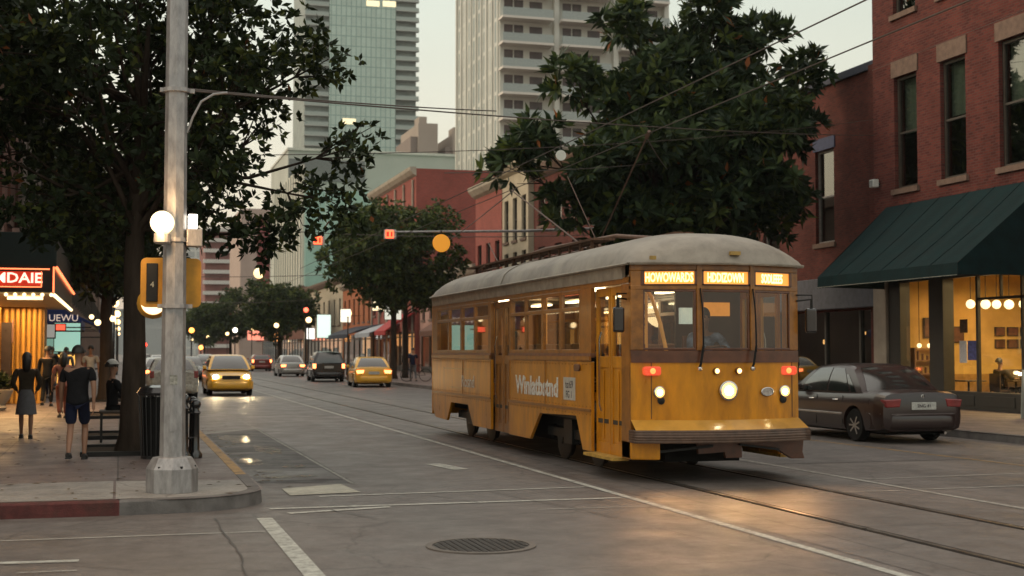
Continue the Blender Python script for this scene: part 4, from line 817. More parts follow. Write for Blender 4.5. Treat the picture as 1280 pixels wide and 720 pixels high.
# ------------------------------------------------------------------ the trolley (tram)
T = empty('trolley_car', (7.72,16.72,0), label='old mustard yellow trolley car with its lights on', cat='tram')
must = mat('mustard_paint', (.62,.25,.006), .3, var=.28, scale=4.2, stretch=(1,1,.3), detail=9, coat=.25, spec=.35, c2=(.42,.16,.008), dirt=.55, bump=.05, bscale=3)
must_l = mat('mustard_light', (.5,.25,.03), .3, var=.25, scale=3, coat=.4, dirt=.25)
brown = mat('trolley_brown', (.11,.035,.014), .35, var=.4, scale=6, coat=.4, dirt=.3)
brown_o = mat('trolley_orange_brown', (.30,.115,.014), .35, var=.4, scale=6, coat=.35, dirt=.3)
roofm = mat('trolley_roof', (.30,.265,.22), .55, var=.3, scale=2.2, dirt=.55, bump=.15, bscale=5)
band = mat('trolley_letterboard', (.33,.28,.22), .5, var=.35, scale=4, dirt=.5)
tglass = glass('trolley_glass', (.85,.88,.82), .8, 1.6)
LEN = 12.0; HW = 1.225
yf = lambda x: -.2+.35*(abs(x)/HW)**2
def facet(x):
    return -.17 if abs(x) <= .38 else -.17+(abs(x)-.38)/(HW-.38)*.32
# lower side panels with wheel arches, both sides
for s in (-1, 1):
    x0, x1 = s*HW, s*(HW-.05)
    MB().prism([(1.72,.3),(2.1,.3),(2.4,.78),(4.2,.74),(4.75,.3),(6.0,.3),(6.0,1.58),(1.72,1.58)], 'x', x0, x1).build('side_panel', must, T, bevel=.006)
    MB().prism([(7.2,.32),(8.5,.32),(8.9,.7),(10.3,.7),(10.65,.32),(11.7,.34),(11.95,.5),(12.0,1.58),(7.2,1.58)], 'x', x0, x1).build('side_panel', must, T, bevel=.006)
    tr = MB(); xo_ = s*(HW+.018)
    for a, b in ((1.72,6.0),(7.2,12.0)): tr.box(x0,xo_,a,b,.86,.9); tr.box(x0,s*(HW+.03),a,b,1.6,1.66); tr.box(x0,s*(HW+.01),a,b,1.585,1.598)
    for y in (5.96,7.2,3.9,9.3): tr.box(x0,s*(HW+.008),y,y+.03,.9,1.58)
    for a, b in ((1.76,5.98),(7.24,11.96)):
        for z in (.93,1.54,.82):
            for q_ in np.arange(a, b, .16): tr.box(x0,s*(HW+.006),q_-.008,q_+.008,z-.008,z+.008)
    tr.build('moulding', brown_o, T)
    MB().box(x0,s*(HW+.012),1.72,6.0,1.661,1.70).box(x0,s*(HW+.012),7.2,12.0,1.661,1.70).build('belt_rail', mat('trolley_belt', (.2,.09,.07), .4, var=.5, scale=9, dirt=.4), T)
    # window bands
    for g0, g1 in ((2.2,5.95),(7.35,11.6)):
        st = (g1-g0)/4
        for k in range(4):
            a = g0+k*st; b = a+st; f = MB(); xi = s*(HW-.05); w = .055
            f.box(x0,xi,a,a+w,1.70,2.64).box(x0,xi,b-w,b-.001,1.70,2.64).box(x0,xi,a+w,b-w,1.70,1.76).box(x0,xi,a+w,b-w,2.33,2.39).box(x0,xi,a+w,b-w,2.58,2.64)
            ff = f.build('window', brown_o, T, bevel=.006)
            tilt = random.uniform(-.012,.012)
            for (z0, z1) in ((1.76,2.33),(2.39,2.58)): MB().add([(xi+s*.02+tilt,a+w,z0),(xi+s*.02-tilt,b-w,z0),(xi+s*.02-tilt,b-w,z1),(xi+s*.02+tilt,a+w,z1)], [(0,1,2,3)]).build('pane', tglass, ff)
    pz = MB()
    for a, b in ((1.72,2.195),(5.955,6.0),(7.2,7.345),(11.605,12.0)): pz.box(x0,s*(HW-.06),a,b,1.702,2.64)
    pz.box(x0,s*(HW-.06),.15,12.0,2.642,2.72); pz.build('post', brown_o, T)
    # letterboard
    MB().add([(s*(HW+.01),.42,2.705),(s*(HW+.01),12,2.705),(s*(HW+.035),12,2.93),(s*(HW+.035),.42,2.93),(s*(HW-.03),.42,2.705),(s*(HW-.03),12,2.705),(s*(HW-.03),12,2.93),(s*(HW-.03),.42,2.93)],
             [(0,1,2,3),(4,7,6,5),(0,4,5,1),(3,2,6,7),(0,3,7,4),(1,5,6,2)]).build('letterboard', band, T)
    # doors: middle (7.2..6.0) and front (1.72..0.2)
    def door(a, b, zb=.3):
        f = MB(); xi = s*(HW-.12); xo2 = s*(HW-.07); w = .07; mid = (a+b)/2
        for (p, q) in ((a+.02,mid-.01),(mid+.01,b-.02)):
            f.box(xo2,xi,p,p+w,zb,2.62).box(xo2,xi,q-w,q,zb,2.62).box(xo2,xi,p+w,q-w,zb,zb+.16).box(xo2,xi,p+w,q-w,1.5,1.66).box(xo2,xi,p+w,q-w,2.5,2.62)
            f.box(s*(HW-.085),xi,p+w,q-w,zb+.16,1.5); f.box(xo2-s*.0,s*(HW-.08),(p+q)/2-.02,(p+q)/2+.02,zb+.2,1.46)
        d = f.build('door', brown_o if b < 8 and a > 3 else must, T, bevel=.006)
        for (p, q) in ((a+.02,mid-.01),(mid+.01,b-.02)): MB().add([(s*(HW-.1),p+w,1.66),(s*(HW-.1),q-w,1.66),(s*(HW-.1),q-w,2.5),(s*(HW-.1),p+w,2.5)], [(0,1,2,3)]).build('pane', tglass, d)
        MB().tube([(s*(HW+.02),mid+.12,.9),(s*(HW+.05),mid+.12,1.0),(s*(HW+.05),mid+.12,1.9),(s*(HW+.02),mid+.12,2.0)], .014, 6).build('handrail', chrome, d)
    door(6.0,7.2); door(.5,1.72)
    MB().box(s*(HW-.06),s*(HW+.0),.18,.5,.3,2.64).build('corner_post', brown_o if s < 0 else must, T, bevel=.01)
    MB().box(s*(HW-.1),s*(HW+.13),.5,1.7,.26,.3).build('step', mat('step_yellow', (.5,.3,.06), .6, var=.4, scale=12), T); 
# tail wall
MB().box(-HW,HW,12.0,12.06,.4,2.95).build('rear_wall', must, T)
# roof dome
def roofp(u, v):
    a = (u*2-1); x = 1.285*math.sin(a*PI/2) if False else 1.285*(abs(a)**.75)*(1 if a > 0 else -1)
    y0_ = yf(min(HW,abs(x))*.98)-.1; y1_ = LEN+.12-.12*(abs(x)/HW)**2
    t = v; tt = .5-.5*math.cos(PI*t); tt = t*.35+tt*.65; y = y0_+(y1_-y0_)*tt
    s = min(y-y0_, y1_-y); sy = (max(0, 1-max(0,1-s/1.25)**2.4))**.5
    sx = max(0, 1-abs(x/1.285)**2.6)**.5
    return (x, y, 2.90+.47*sx*sy)
r = MB(); r.grid(roofp, 28, 60); rf = r.build('roof', roofm, T, smooth=60)
sm = MB(); sm.tube([roofp(u/28, .518)[:2]+(roofp(u/28, .518)[2]+.005,) for u in range(29)], .014, 6)
sm.build('conduit', roofm, T)
ev = MB(); P = [roofp(u/40, 0) for u in range(41)]; ev.tube([(p[0]*.99,p[1]+.02,2.89) for p in P], .022, 6); ev.tube([(-1.28,.1,2.89),(-1.285,12,2.89)], .02, 6).tube([(1.28,.1,2.89),(1.285,12,2.89)], .02, 6); ev.build('gutter', band, T)
# front: dash, belt, sign header
def sheet(z0, z1, m, name, off=0, xs=(-HW,HW), fn=yf, n=24, top_off=None, par=None):
    top_off = off if top_off is None else top_off
    mb = MB(); mb.grid(lambda u, v: (xs[0]+(xs[1]-xs[0])*u, fn(xs[0]+(xs[1]-xs[0])*u)+off+(top_off-off)*v, z0+(z1-z0)*v), n, 1); return mb.build(name, m, par or T, smooth=60)
sheet(.82, 1.58, must, 'dash_panel')
sheet(1.58, 1.66, brown, 'belt_trim', -.02); sheet(1.66, 1.74, brown, 'belt_trim', -.012); sheet(1.655,1.658,brown,'belt_trim',-.02)
# windscreen frames: three facets
mull = MB()
fp = lambda x, o=0: (x, facet(x)+o)
mx_ = (-1.2,-.37,.37,1.2)
def fbox(mb, xa, xb, za, zb, d0=-.02, d1=.05):
    p = [(xa,facet(xa)+d0,za),(xb,facet(xb)+d0,za),(xb,facet(xb)+d0,zb),(xa,facet(xa)+d0,zb),(xa,facet(xa)+d1,za),(xb,facet(xb)+d1,za),(xb,facet(xb)+d1,zb),(xa,facet(xa)+d1,zb)]
    mb.add(p, [(0,1,2,3),(4,7,6,5),(0,4,5,1),(1,5,6,2),(2,6,7,3),(3,7,4,0)])
hd = MB()
for a, b in ((-HW,-.38),(-.38,.38),(.38,HW)): fbox(hd, a, b, 2.80, 2.9, -.01); fbox(hd, a, b, 2.545, 2.605, -.015)
for x in (-.383,.383): fbox(hd, x-.034, x+.034, 1.74, 2.9, -.035)
fbox(hd, -HW, -1.07, 1.745, 2.8, -.012, .06); fbox(hd, 1.07, HW, 1.745, 2.8, -.012, .06)
hd.build('header', brown_o, T, bevel=.008)
for (a, b), txt in (((-1.08,-.42),'HOWOWARDS'),((-.345,.345),'HDDIZOWN'),((.42,1.08),'SODLEEE5')):
    w = MB(); fbox(w, a, b, 1.745, 1.775, -.01, .03); fbox(w, a, b, 2.515, 2.545, -.01, .03); fbox(w, a, a+.028, 1.775, 2.515, -.01, .03); fbox(w, b-.028, b, 1.775, 2.515, -.01, .03)
    ww_ = w.build('windscreen', brown, T, bevel=.006)
    MB().add([(a+.02,facet(a+.02)+.01,1.77),(b-.02,facet(b-.02)+.01,1.77),(b-.02,facet(b-.02)+.01,2.52),(a+.02,facet(a+.02)+.01,2.52)], [(0,1,2,3)]).build('pane', glass('windscreen_glass', (.85,.9,.85), .85, 1.5), ww_)
    sgn = MB(); fbox(sgn, a+.02, b-.02, 2.62, 2.785, -.004, .03); sb_ = sgn.build('destination_sign', emis('sign_lit', (1,.36,.06), .75), T)
    c = (a+b)/2; ang = math.atan2(facet(b)-facet(a), b-a)
    text('lettering', txt, .17, emis('sign_letters', (1,.72,.34), 1.7), sb_, (c,facet(c)-.010,2.70), (R(90),0,ang), .003, .54, .004)
    sg2 = MB(); fbox(sg2, a-.0, b+.0, 2.785, 2.80, -.03, .02); fbox(sg2, a, b, 2.605, 2.62, -.03, .02); fbox(sg2, a-.02, a+.02, 2.605, 2.80, -.03, .02); fbox(sg2, b-.02, b+.02, 2.605, 2.80, -.03, .02); sg2.build('sign_frame', brown, sb_)
# ledge and ribbed bumper
BW = 1.25
lx = lambda x: -.34+.25*(abs(x)/BW)**2
mb = MB(); mb.grid(lambda u, v: ((-BW+2*BW*u)*(1-v)+(-HW+2*HW*u)*v, lx(-BW+2*BW*u)*(1-v)+yf(-HW+2*HW*u)*v, .70+.125*v), 24, 1); mb.build('apron', must_l, T, smooth=60)
bp_ = MB()
for k in range(5):
    z = .55+k*.032
    pts = [(-BW+2*BW*i/20, lx(-BW+2*BW*i/20)-.02*(1-abs(k-2)*.25), z) for i in range(21)]; bp_.tube([(-BW,.12,z)]+pts+[(BW,.12,z)], .022, 6)
mbx = MB(); mbx.grid(lambda u, v: (-BW+2*BW*u, lx(-BW+2*BW*u), .53+.17*v), 24, 1)
bp_.build('bumper', mat('bumper_brown', (.10,.055,.035), .5, var=.4, scale=8, coat=.2), T, smooth=60); mbx.build('bumper_back', brown, T)
MB().prism([(-HW,.15),(-HW,.5),(-HW+.35,.5),(-HW+.35,-.02)], 'z', .3, .55).build('skirt', must, T, bevel=.02)
MB().prism([(-.3,.54),(.35,.54),(.35,.3),(.12,.3),(.1,.38),(-.28,.36)], 'y', .1, .16).build('skirt', brown, T)
MB().prism([(.35,.54),(1.29,.54),(1.27,.36),(1.3,.27),(1.1,.27),(.85,.42),(.35,.48)], 'y', .12, .2).build('lifeguard', brown, T, bevel=.01)
MB().bar((-.9,.05,.4),(-.1,.05,.47),.035).bar((.3,.06,.48),(.9,.1,.40),.03).build('brake_rod', dark_metal, T)
# lamps
def lampd(name, x, z, r, m, rim=chrome, depth=.05, nm='lens'):
    y = yf(x)-.003; t = MB().lathe([(r*1.22,-.0),(r*1.25,-depth),(r*1.02,-depth-.01),(r*1.0,-depth*.5)], (x,y,z), 20, 'y').build(name, rim, T, smooth=40)
    MB().lathe([(.001,-depth-.01),(r*.6,-depth-.006),(r*.99,-depth*.6)], (x,y,z), 24, 'y').build(nm, emis('lens_glow', (1,.55,.17), 2.0), t, smooth=180); MB().lathe([(.001,-depth-.035),(r*.4,-depth-.025),(r*.62,-depth-.0)], (x,y,z), 20, 'y').build('bulb', m, t, smooth=180); return t
hl = emis('headlight_lit', (1,.86,.55), 45); hl2 = emis('side_lamp_lit', (1,.75,.38), 24); rd_ = emis('marker_red', (1,.12,.03), 3.5); am = emis('amber_lamp', (1,.65,.25), 9)
lampd('headlight', 0, 1.21, .105, hl); lampd('side_lamp', -.9, 1.19, .065, hl2); lampd('side_lamp', .92, 1.19, .065, hl2)
lampd('amber_lamp', -.16, 1.47, .038, am, brown); lampd('amber_lamp', .16, 1.47, .038, am, brown)
for x in (-.98,1.0):
    t = MB().prism([(p[0]+x,p[1]+1.47) for p in rrect(.25,.12,.04)], 'y', yf(x)-.05, yf(x)+.02).build('marker_light', mat('marker_body', (.35,.03,.02), .25, coat=.5, emit=(1,.1,.03), estr=.6), T, bevel=.01)
    MB().lathe([(.001,-.02),(.04,0)], (x,yf(x)-.052,1.47), 14, 'y').build('bulb', rd_, t)
em = MB().lathe([(.1,0),(.115,-.012),(.1,-.016),(.095,-.004)], (0,0,0), 28, 'y').build('emblem', chrome, T, smooth=40); em.location = (.62,yf(.62)-.008,1.19); em.scale = (1,1,.52); em.rotation_euler = (0,0,math.atan(.35*2*.62/HW**2))
text('lettering', 'BSJ', .085, chrome, em, (0,-.006,0), (R(90),0,0), .003, 1.2)
[MB().lathe([(.001,-.03),(.05,-.02),(.05,0)], (q_,yf(.87),1.08), 12, 'y').build('horn', dark_metal, T) for q_ in (-.87,.9)]
for x in (-.38,.38):
    w = MB(); y = facet(x)-.06; w.tube([(x,y+.02,2.56),(x+.01,y-.02,2.3),(x+.02,y-.03,1.95),(x+.02,y-.03,1.72)], .011, 6); w.tube([(x+.02,y-.03,1.8),(x-.03,y-.05,1.56),(x-.03,y-.0,1.5)], .017, 6); w.build('wiper', black, T)
    MB().ball((x-.03,y-.02,1.5), .035, 10).build('wiper_motor', chrome, T)
ml = MB(); ml.box(-1.06,-.98,-.16,-.12,2.93,2.98).box(.02,.16,-.31,-.25,3.0,3.05).build('roof_marker', mat('marker_yellow', (.4,.25,.06), .4), T)
# pale panel edges on the dash
for x in (-.99,1.08): MB().grid(lambda u, v: (x+.015*u, yf(x)-.006, .84+.74*v), 1, 1).build('seam', mat('seam_brown', (.16,.07,.02), .6), T)
# mirrors
for s, x, y in ((-1,-HW-.13,.3),(1,HW+.16,.12)):
    t = MB().tube([(s*(HW-.03),y,2.42),(x,y-.05,2.44),(x,y-.05,2.3)], .014, 6).tube([(s*(HW-.03),y,2.5),(x+s*.02,y-.05,2.5),(x+s*.02,y-.05,2.3)], .012, 6).build('mirror_arm', dark_metal, T)
    MB().box(x-.08,x+.08,y-.09,y-.01,1.98,2.32).build('mirror', black_gloss, t, bevel=.03)
# side lettering and plaque on the visible flank
wl = mat('letter_cream', (.85,.8,.74), .55, var=.4, scale=20)
text('lettering', 'Winlatbstnd', .42, wl, T, (-HW-.004,4.4,1.16), (R(90),0,R(-90)), .002, 1.12, .012)
pq = MB().box(-HW-.008,-HW-.001,2.42,2.97,1.0,1.34).build('plaque', mat('plaque_white', (.55,.52,.46), .5, var=.2), T)
dk = mat('letter_dark', (.06,.05,.06), .6)
text('lettering', 'to:69', .17, dk, pq, (-HW-.010,2.69,1.23), (R(90),0,R(-90)), .001, 1); text('lettering', 'FG 1', .15, dk, pq, (-HW-.010,2.70,1.08), (R(90),0,R(-90)), .001, 1)
MB().prism([(p[0]+2.3,p[1]+1.49) for p in rrect(.26,.1,.045)], 'x', -HW-.03, -HW-.001).build('vent', brown, T, bevel=.01)
MB().box(-HW-.003,-HW-.001,9.0,10.4,1.0,1.02).box(-HW-.003,-HW-.001,8.3,11.0,1.38,1.40).build('pinstripe', must_l, T)
text('lettering', 'Rosnd', .34, wl, T, (-HW-.004,8.9,1.14), (R(90),0,R(-90)), .002, 1.2)
# inside: floor, seats, poles, lights, far ends
boxo('floor', mat('tram_floor', (.06,.05,.04), .7), T, -1.15,1.15,.1,11.95,.72,.78)
boxo('ceiling', mat('tram_ceiling', (.45,.38,.28), .6), T, -1.15,1.15,.2,11.95,2.72,2.76)
stm = mat('seat_brown', (.16,.07,.03), .5, var=.3)
for k in range(9):
    for sx in (-1,1):
        y = 2.6+k*.95
        if 5.8 < y < 7.3: continue
        s_ = MB().box(sx*.35,sx*1.1,y,y+.42,1.15,1.23).box(sx*.35,sx*1.1,y+.36,y+.42,1.15,1.85).box(sx*.7,sx*.76,y+.15,y+.2,.78,1.15); s_.build('seat', stm, T, bevel=.03)
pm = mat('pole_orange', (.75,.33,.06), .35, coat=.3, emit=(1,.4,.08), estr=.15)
MB().tube([(-.95,.35,2.6),(-.86,.3,2.45),(-.76,.25,2.1),(-.68,.22,1.7)], .028, 8).build('grab_rail', pm, T, smooth=60)
MB().tube([(-.5,1.4,.78),(-.5,1.4,2.7)], .02, 8).tube([(.4,2.1,.78),(.4,2.1,2.7)], .02, 8).tube([(-.45,6.3,.78),(-.45,6.3,2.7)], .02, 8).build('grab_pole', pm, T)
boxo('console', mat('console_grey', (.08,.09,.1), .5), T, -.35,.5,.05,.3,.78,1.6, bevel=.03)
boxo('bulkhead', mat('bulkhead_dark', (.07,.045,.03), .6), T, .1,1.15,1.75,1.8,.78,2.7)
MB().box(.45,.95,1.72,1.745,2.25,2.45).build('orange_panel', mat('panel_orange', (.5,.2,.03), .5, emit=(1,.35,.05), estr=.5), T)
tl = MB(); 
for k in range(4): tl.box(-.75,-.6,2.8+k*2.3,3.8+k*2.3,2.66,2.70); tl.box(.6,.75,2.8+k*2.3,3.8+k*2.3,2.66,2.70)
tl.build('ceiling_light', emis('tram_tube', (1,.78,.48), 5), T)
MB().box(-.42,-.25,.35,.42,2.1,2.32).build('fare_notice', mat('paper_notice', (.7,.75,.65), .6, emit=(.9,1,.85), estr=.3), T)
# undercarriage
wm = mat('wheel_steel', (.05,.04,.035), .6, .5, var=.4)
for yc in (3.4,9.5):
    for dy in (-.8,.8):
        for sx in (-.75,.75):
            t = MB().lathe([(.1,-.08),(.33,-.07),(.36,-.06),(.36,-.03),(.31,.0),(.3,.05),(.12,.07)], (sx,yc+dy,.35), 24, 'x').build('wheel', wm, T, smooth=40)
            MB().lathe([(.1,-.12),(.1,.12)], (sx,yc+dy,.35), 12, 'x').build('hub', dark_metal, t)
    MB().box(-.98,-.86,yc-1.15,yc+1.15,.38,.52).box(.86,.98,yc-1.15,yc+1.15,.38,.52).box(-.85,.85,yc-.15,yc+.15,.3,.55).box(-1.02,-.9,yc-.2,yc+.2,.3,.68).box(.9,1.02,yc-.2,yc+.2,.3,.68).build('truck_frame', dark_metal, T)
MB().box(-.9,.9,.4,11.3,.56,.7).box(-.55,.55,.6,11.2,.22,.56).box(-.6,.6,5.4,7.6,.28,.56).box(-.5,.5,1.0,1.9,.24,.5).build('underframe', black, T)  # underframe deepened in black to darken the space below the car
# roof gear: walkway boards, trolley base, poles
plank = mat('roof_plank', (.13,.075,.05), .8, var=.4, scale=5, stretch=(4,.4,1))
wk = MB()
for x in (-.62,-.42): wk.box(x-.08,x+.08,3.1,11.0,3.455,3.49)
for x in (.35,.52): wk.box(x-.07,x+.07,2.2,9.5,3.495,3.53)
for y in (3.6,5.6,7.6,9.6): wk.box(-.7,.6,y,y+.07,3.27,3.36)
for y in (3.6,5.6,7.6): wk.box(-.68,-.64,y,y+.07,3.2,3.36); 
for k in range(14): y = 3.3+k*.55; wk.box(-.66,-.62,y,y+.05,3.25,3.46); wk.box(.52,.56,y-.6,y-.55,3.25,3.5)
wk.build('roof_walk', plank, T)
MB().tube([(-.15,1.6,3.36),(-.2,3.4,3.55),(-.25,7,3.60),(-.3,10.6,3.46)], .035, 7).tube([(.1,2.2,3.38),(.1,5,3.5),(0,8.8,3.5)], .022, 6).tube([(-.75,8.5,3.34),(-.5,11.3,3.40)], .02, 6).tube([(-.7,9.6,3.44),(-.45,11.4,3.44)], .02, 6).build('roof_rod', mat('rod_brown', (.16,.09,.06), .6, var=.3), T, smooth=60)
MB().tube([(-.3,3.9,3.36),(-.2,4.2,3.52),(-.25,4.6,3.38)], .025, 6).tube([(.1,4.9,3.36),(.0,5.2,3.52),(-.05,5.5,3.38)], .025, 6).lathe([(.25,3.28),(.25,3.36),(.12,3.42),(.12,3.48)], (-.05,4.9,0), 14).box(-.15,.2,1.6,3.2,3.27,3.33).build('trolley_base', plank, T)
tp = mat('trolley_pole_metal', (.13,.08,.06), .6, .3)
MB().tube([(0,4.9,3.46),(0,2.6,5.02)], .014, 6).tube([(.0,2.62,5.0),(0,2.5,5.08)], .035, 6).build('trolley_pole', tp, T)
MB().tube([(-.1,5.1,3.46),(-.05,9.9,5.02)], [.018,.012], 6).build('trolley_pole', tp, T)
MB().tube([(.1,5.0,3.46),(.05,6.6,4.9)], .009, 6).build('pole_rope', tp, T); MB().tube([(-.55,9.0,3.4),(-.3,10.8,4.0)], .012, 6).build('pole_rope', tp, T)
# trolley lights: lamp beams, saloon, added driver fill
def spot(loc, tgt, e, c, size=80, r=.06):
    l = bpy.data.lights.new('lamp_beam', 'SPOT'); l.energy = e; l.color = c; l.spot_size = R(size); l.spot_blend = .9; l.shadow_soft_size = r
    o = bpy.data.objects.new('lamp_beam', l); col.objects.link(o); o.location = loc; d = Vector(tgt)-Vector(loc); o.rotation_euler = d.to_track_quat('-Z','Y').to_euler(); return o
spot((7.72,16.45,1.21), (7.3,10.5,0), 130, (1,.52,.2), 100); spot((6.82,16.5,1.19), (6.2,12,0), 45, (1,.5,.2), 110); spot((8.64,16.5,1.19), (8.8,12,0), 45, (1,.5,.2), 110)
l = bpy.data.lights.new('driver_fill', 'POINT'); l.energy = 4; l.color = (1,.8,.6); l.shadow_soft_size = .1; o = bpy.data.objects.new('driver_fill', l); col.objects.link(o); o.location = (7.35,17.1,2.6)  # fill added so the driver shows behind the windscreen
for y in (19.5,25):
    l = bpy.data.lights.new('saloon_light', 'POINT'); l.energy = 14; l.color = (1,.66,.34); l.shadow_soft_size = .3; o = bpy.data.objects.new('saloon_light', l); col.objects.link(o); o.location = (7.72,y,2.5)

# ------------------------------------------------------------------ cars
def evalmesh(o):
    bpy.context.view_layer.update(); dg = bpy.context.evaluated_depsgraph_get(); return bpy.data.meshes.new_from_object(o.evaluated_get(dg))
tyre_m = mat('tyre', (.014,.013,.013), .85, var=.3); rim_m = mat('rim_alloy', (.42,.4,.39), .3, .8, var=.2)
car_glass = mat('car_glass', (.012,.016,.016), .06, var=.3, scale=2, spec=1.0, coat=.6); plate_m = mat('plate_pale', (.45,.45,.42), .5, var=.25, scale=30)
under_m = mat('car_underside', (.01,.01,.01), .9)
def paint(name, c, **k): return mat('paint_'+name, c, k.get('rough', .28), k.get('metal', .25), var=.12, scale=2, coat=k.get('coat', .7))
def car(name, label, cat, loc, rz, pm_, L=4.75, Wd=1.78, Ht=1.43, kind='sedan', front_on=None, rear_on=None, group=None, plate=None, hub=.315):
    t = empty(name, loc, rz, label=label, cat=cat, group=group); W = Wd/2; hl_ = L/2
    dk = .92 if kind == 'sedan' else 1.02     # belt
    hd_ = .86 if kind == 'sedan' else .98     # hood front height
    wr = L*.275; yr, yfw = -wr-.08, wr+.1
    if kind == 'sedan': st = [(-hl_,.80,.32,.62,.80),(-hl_+.05,.92,.24,.66,.93),(-hl_+.28,.985,.2,.7,.965),(-hl_+.8,1,.18,.7,.97),(-.6,1,.17,.7,.95),(.5,1,.17,.7,.94),(1.05,.995,.17,.7,.93),(1.7,.985,.18,.68,.86),(hl_-.3,.93,.2,.6,.76),(hl_-.06,.84,.24,.55,.66),(hl_,.72,.32,.5,.58)]
    elif kind == 'suv': st = [(-hl_,.86,.35,.8,1.02),(-hl_+.06,.95,.27,.8,1.06),(-hl_+.4,.99,.24,.8,1.06),(-.6,1,.22,.8,1.05),(.5,1,.22,.8,1.04),(1.0,.99,.22,.8,1.03),(1.6,.98,.24,.75,.98),(hl_-.25,.94,.25,.7,.9),(hl_-.04,.87,.3,.65,.78),(hl_,.78,.36,.6,.7)]
    else: st = [(-hl_,.86,.33,.75,.98),(-hl_+.06,.95,.25,.75,1.0),(-hl_+.4,.99,.2,.75,1.0),(-.6,1,.2,.75,.99),(.5,1,.2,.75,.98),(.95,.99,.2,.72,.97),(1.5,.97,.2,.7,.9),(hl_-.25,.92,.22,.65,.8),(hl_-.04,.84,.28,.6,.68),(hl_,.74,.34,.55,.6)]
    # refine stations by interpolation
    ys = sorted({s[0] for s in st} | set(np.linspace(-hl_, hl_, 30))); A = np.array(st)
    vs = []; n = 0
    for y in ys:
        w, zb, zm, zt = [float(np.interp(y, A[:,0], A[:,k])) for k in (1,2,3,4)]; w *= W
        half = [(0,zb),(w*.8,zb),(w*.95,zb+.05),(w*.99,zb+.16),(w,zm*.75),(w*.995,zm+.02),(w*.965,zt-.1),(w*.92,zt-.03),(w*.8,zt+.005),(w*.4,zt+.03),(0,zt+.035)]
        ring = half+[(-x,z) for x, z in half[-2:0:-1]]; n = len(ring); vs += [(x,y,z) for x, z in ring]
    m_ = len(ys); fs = [(i*n+k,i*n+(k+1)%n,(i+1)*n+(k+1)%n,(i+1)*n+k) for i in range(m_-1) for k in range(n)]+[tuple(range(n)),tuple((m_-1)*n+k for k in range(n))]
    bd_ = MB().add(vs, fs).build('body', [pm_, under_m], None)
    rw = hub+.055
    for yy in (yr, yfw):
        cu = MB().lathe([(rw,-W-.2),(rw,W+.2)], (0,yy,hub+.01), 28, 'x').build('c', under_m); md = bd_.modifiers.new('b','BOOLEAN'); md.object = cu; md.operation = 'DIFFERENCE'; md.solver = 'EXACT'
    me = evalmesh(bd_); cs = [m.object for m in bd_.modifiers]; bpy.data.objects.remove(bd_)
    for c_ in cs: bpy.data.objects.remove(c_)
    me.materials.clear(); me.materials.append(pm_); body = link_mesh('body', me, None, t, smooth=32)
    boxo('underbody', under_m, t, -W*.7,W*.7,-hl_+.3,hl_-.3,.16,.6)
    # greenhouse
    if kind == 'sedan': base = (-hl_+.75, hl_-1.35); top = (-hl_+1.5, hl_-2.15); 
    elif kind == 'suv': base = (-hl_+.08, hl_-1.15); top = (-hl_+.38, hl_-1.95)
    else: base = (-hl_+.12, hl_-.95); top = (-hl_+.6, hl_-1.85)
    bw, tw = W*.93, W*.70; zb = dk; zt = Ht-.05
    q = lambda a, b, v: a+(b-a)*v
    def F(side, u, v, off=0):
        vv = v; bulge = .05*math.sin(PI*u)*math.sin(PI*min(1,v*.9+.1)); arch = math.sin(PI*u)*.03*v
        zz = zb+(zt-zb)*(1-(1-v)**1.25); w = q(bw,tw,v**1.15)
        ya = q(base[0],top[0],v**(1.0 if kind != 'sedan' else 1.1)); yb = q(base[1],top[1],v**1.05)
        if side in 'LR':
            s = -1 if side == 'L' else 1; y = q(ya,yb,u); return (s*(w+bulge*.5+off), y, zz+arch)
        x = q(-w,w,u)
        if side == 'F': return (x, yb+bulge*1.6*1.2+off, zz+arch*.6+off*.5)
        return (x, ya-bulge*1.6-off, zz+arch*.6+off*.5)
    g = MB()
    for sd in 'LRFB': g.grid(lambda u, v: F(sd,u,v), 14, 8)
    g.grid(lambda u, v: (q(-tw,tw,u), q(top[0]-.08*math.sin(PI*u)*.0,top[1],v)+ (0), zt+.055*math.sin(PI*u)**.6*1.0*math.sin(PI*v)**.5 + .03*math.sin(PI*v)*(1-math.sin(PI*u))), 14, 14)
    me2 = g.mesh('cabin'); bm = bmesh.new(); bm.from_mesh(me2); bmesh.ops.remove_doubles(bm, verts=bm.verts, dist=.012); bmesh.ops.recalc_face_normals(bm, faces=bm.faces); bm.to_mesh(me2); bm.free()
    link_mesh('cabin', me2, pm_, t, smooth=50)
    def win(nm, sd, u0, u1, v0, v1, u0b=None, u1b=None):
        u0b = u0 if u0b is None else u0b; u1b = u1 if u1b is None else u1b
        MB().grid(lambda u, v: F(sd, q(q(u0,u0b,v),q(u1,u1b,v),u), q(v0,v1,v), .008), 10, 6).build(nm, car_glass, t, smooth=180)
    win('windscreen', 'F', .05,.95,.03,.93, .09,.91); win('rear_window', 'B', .06,.94,.08,.92, .12,.88)
    for sd in 'LR':
        if kind == 'sedan': win('side_window', sd, .50,.93,.04,.84,.50,.86); win('side_window', sd, .17,.475,.04,.84,.2,.475); win('side_window', sd, .08,.15,.04,.6,.13,.18)
        else: win('side_window', sd, .62,.94,.05,.86,.62,.88); win('side_window', sd, .32,.60,.05,.86); win('side_window', sd, .05,.30,.05,.86,.1,.30)
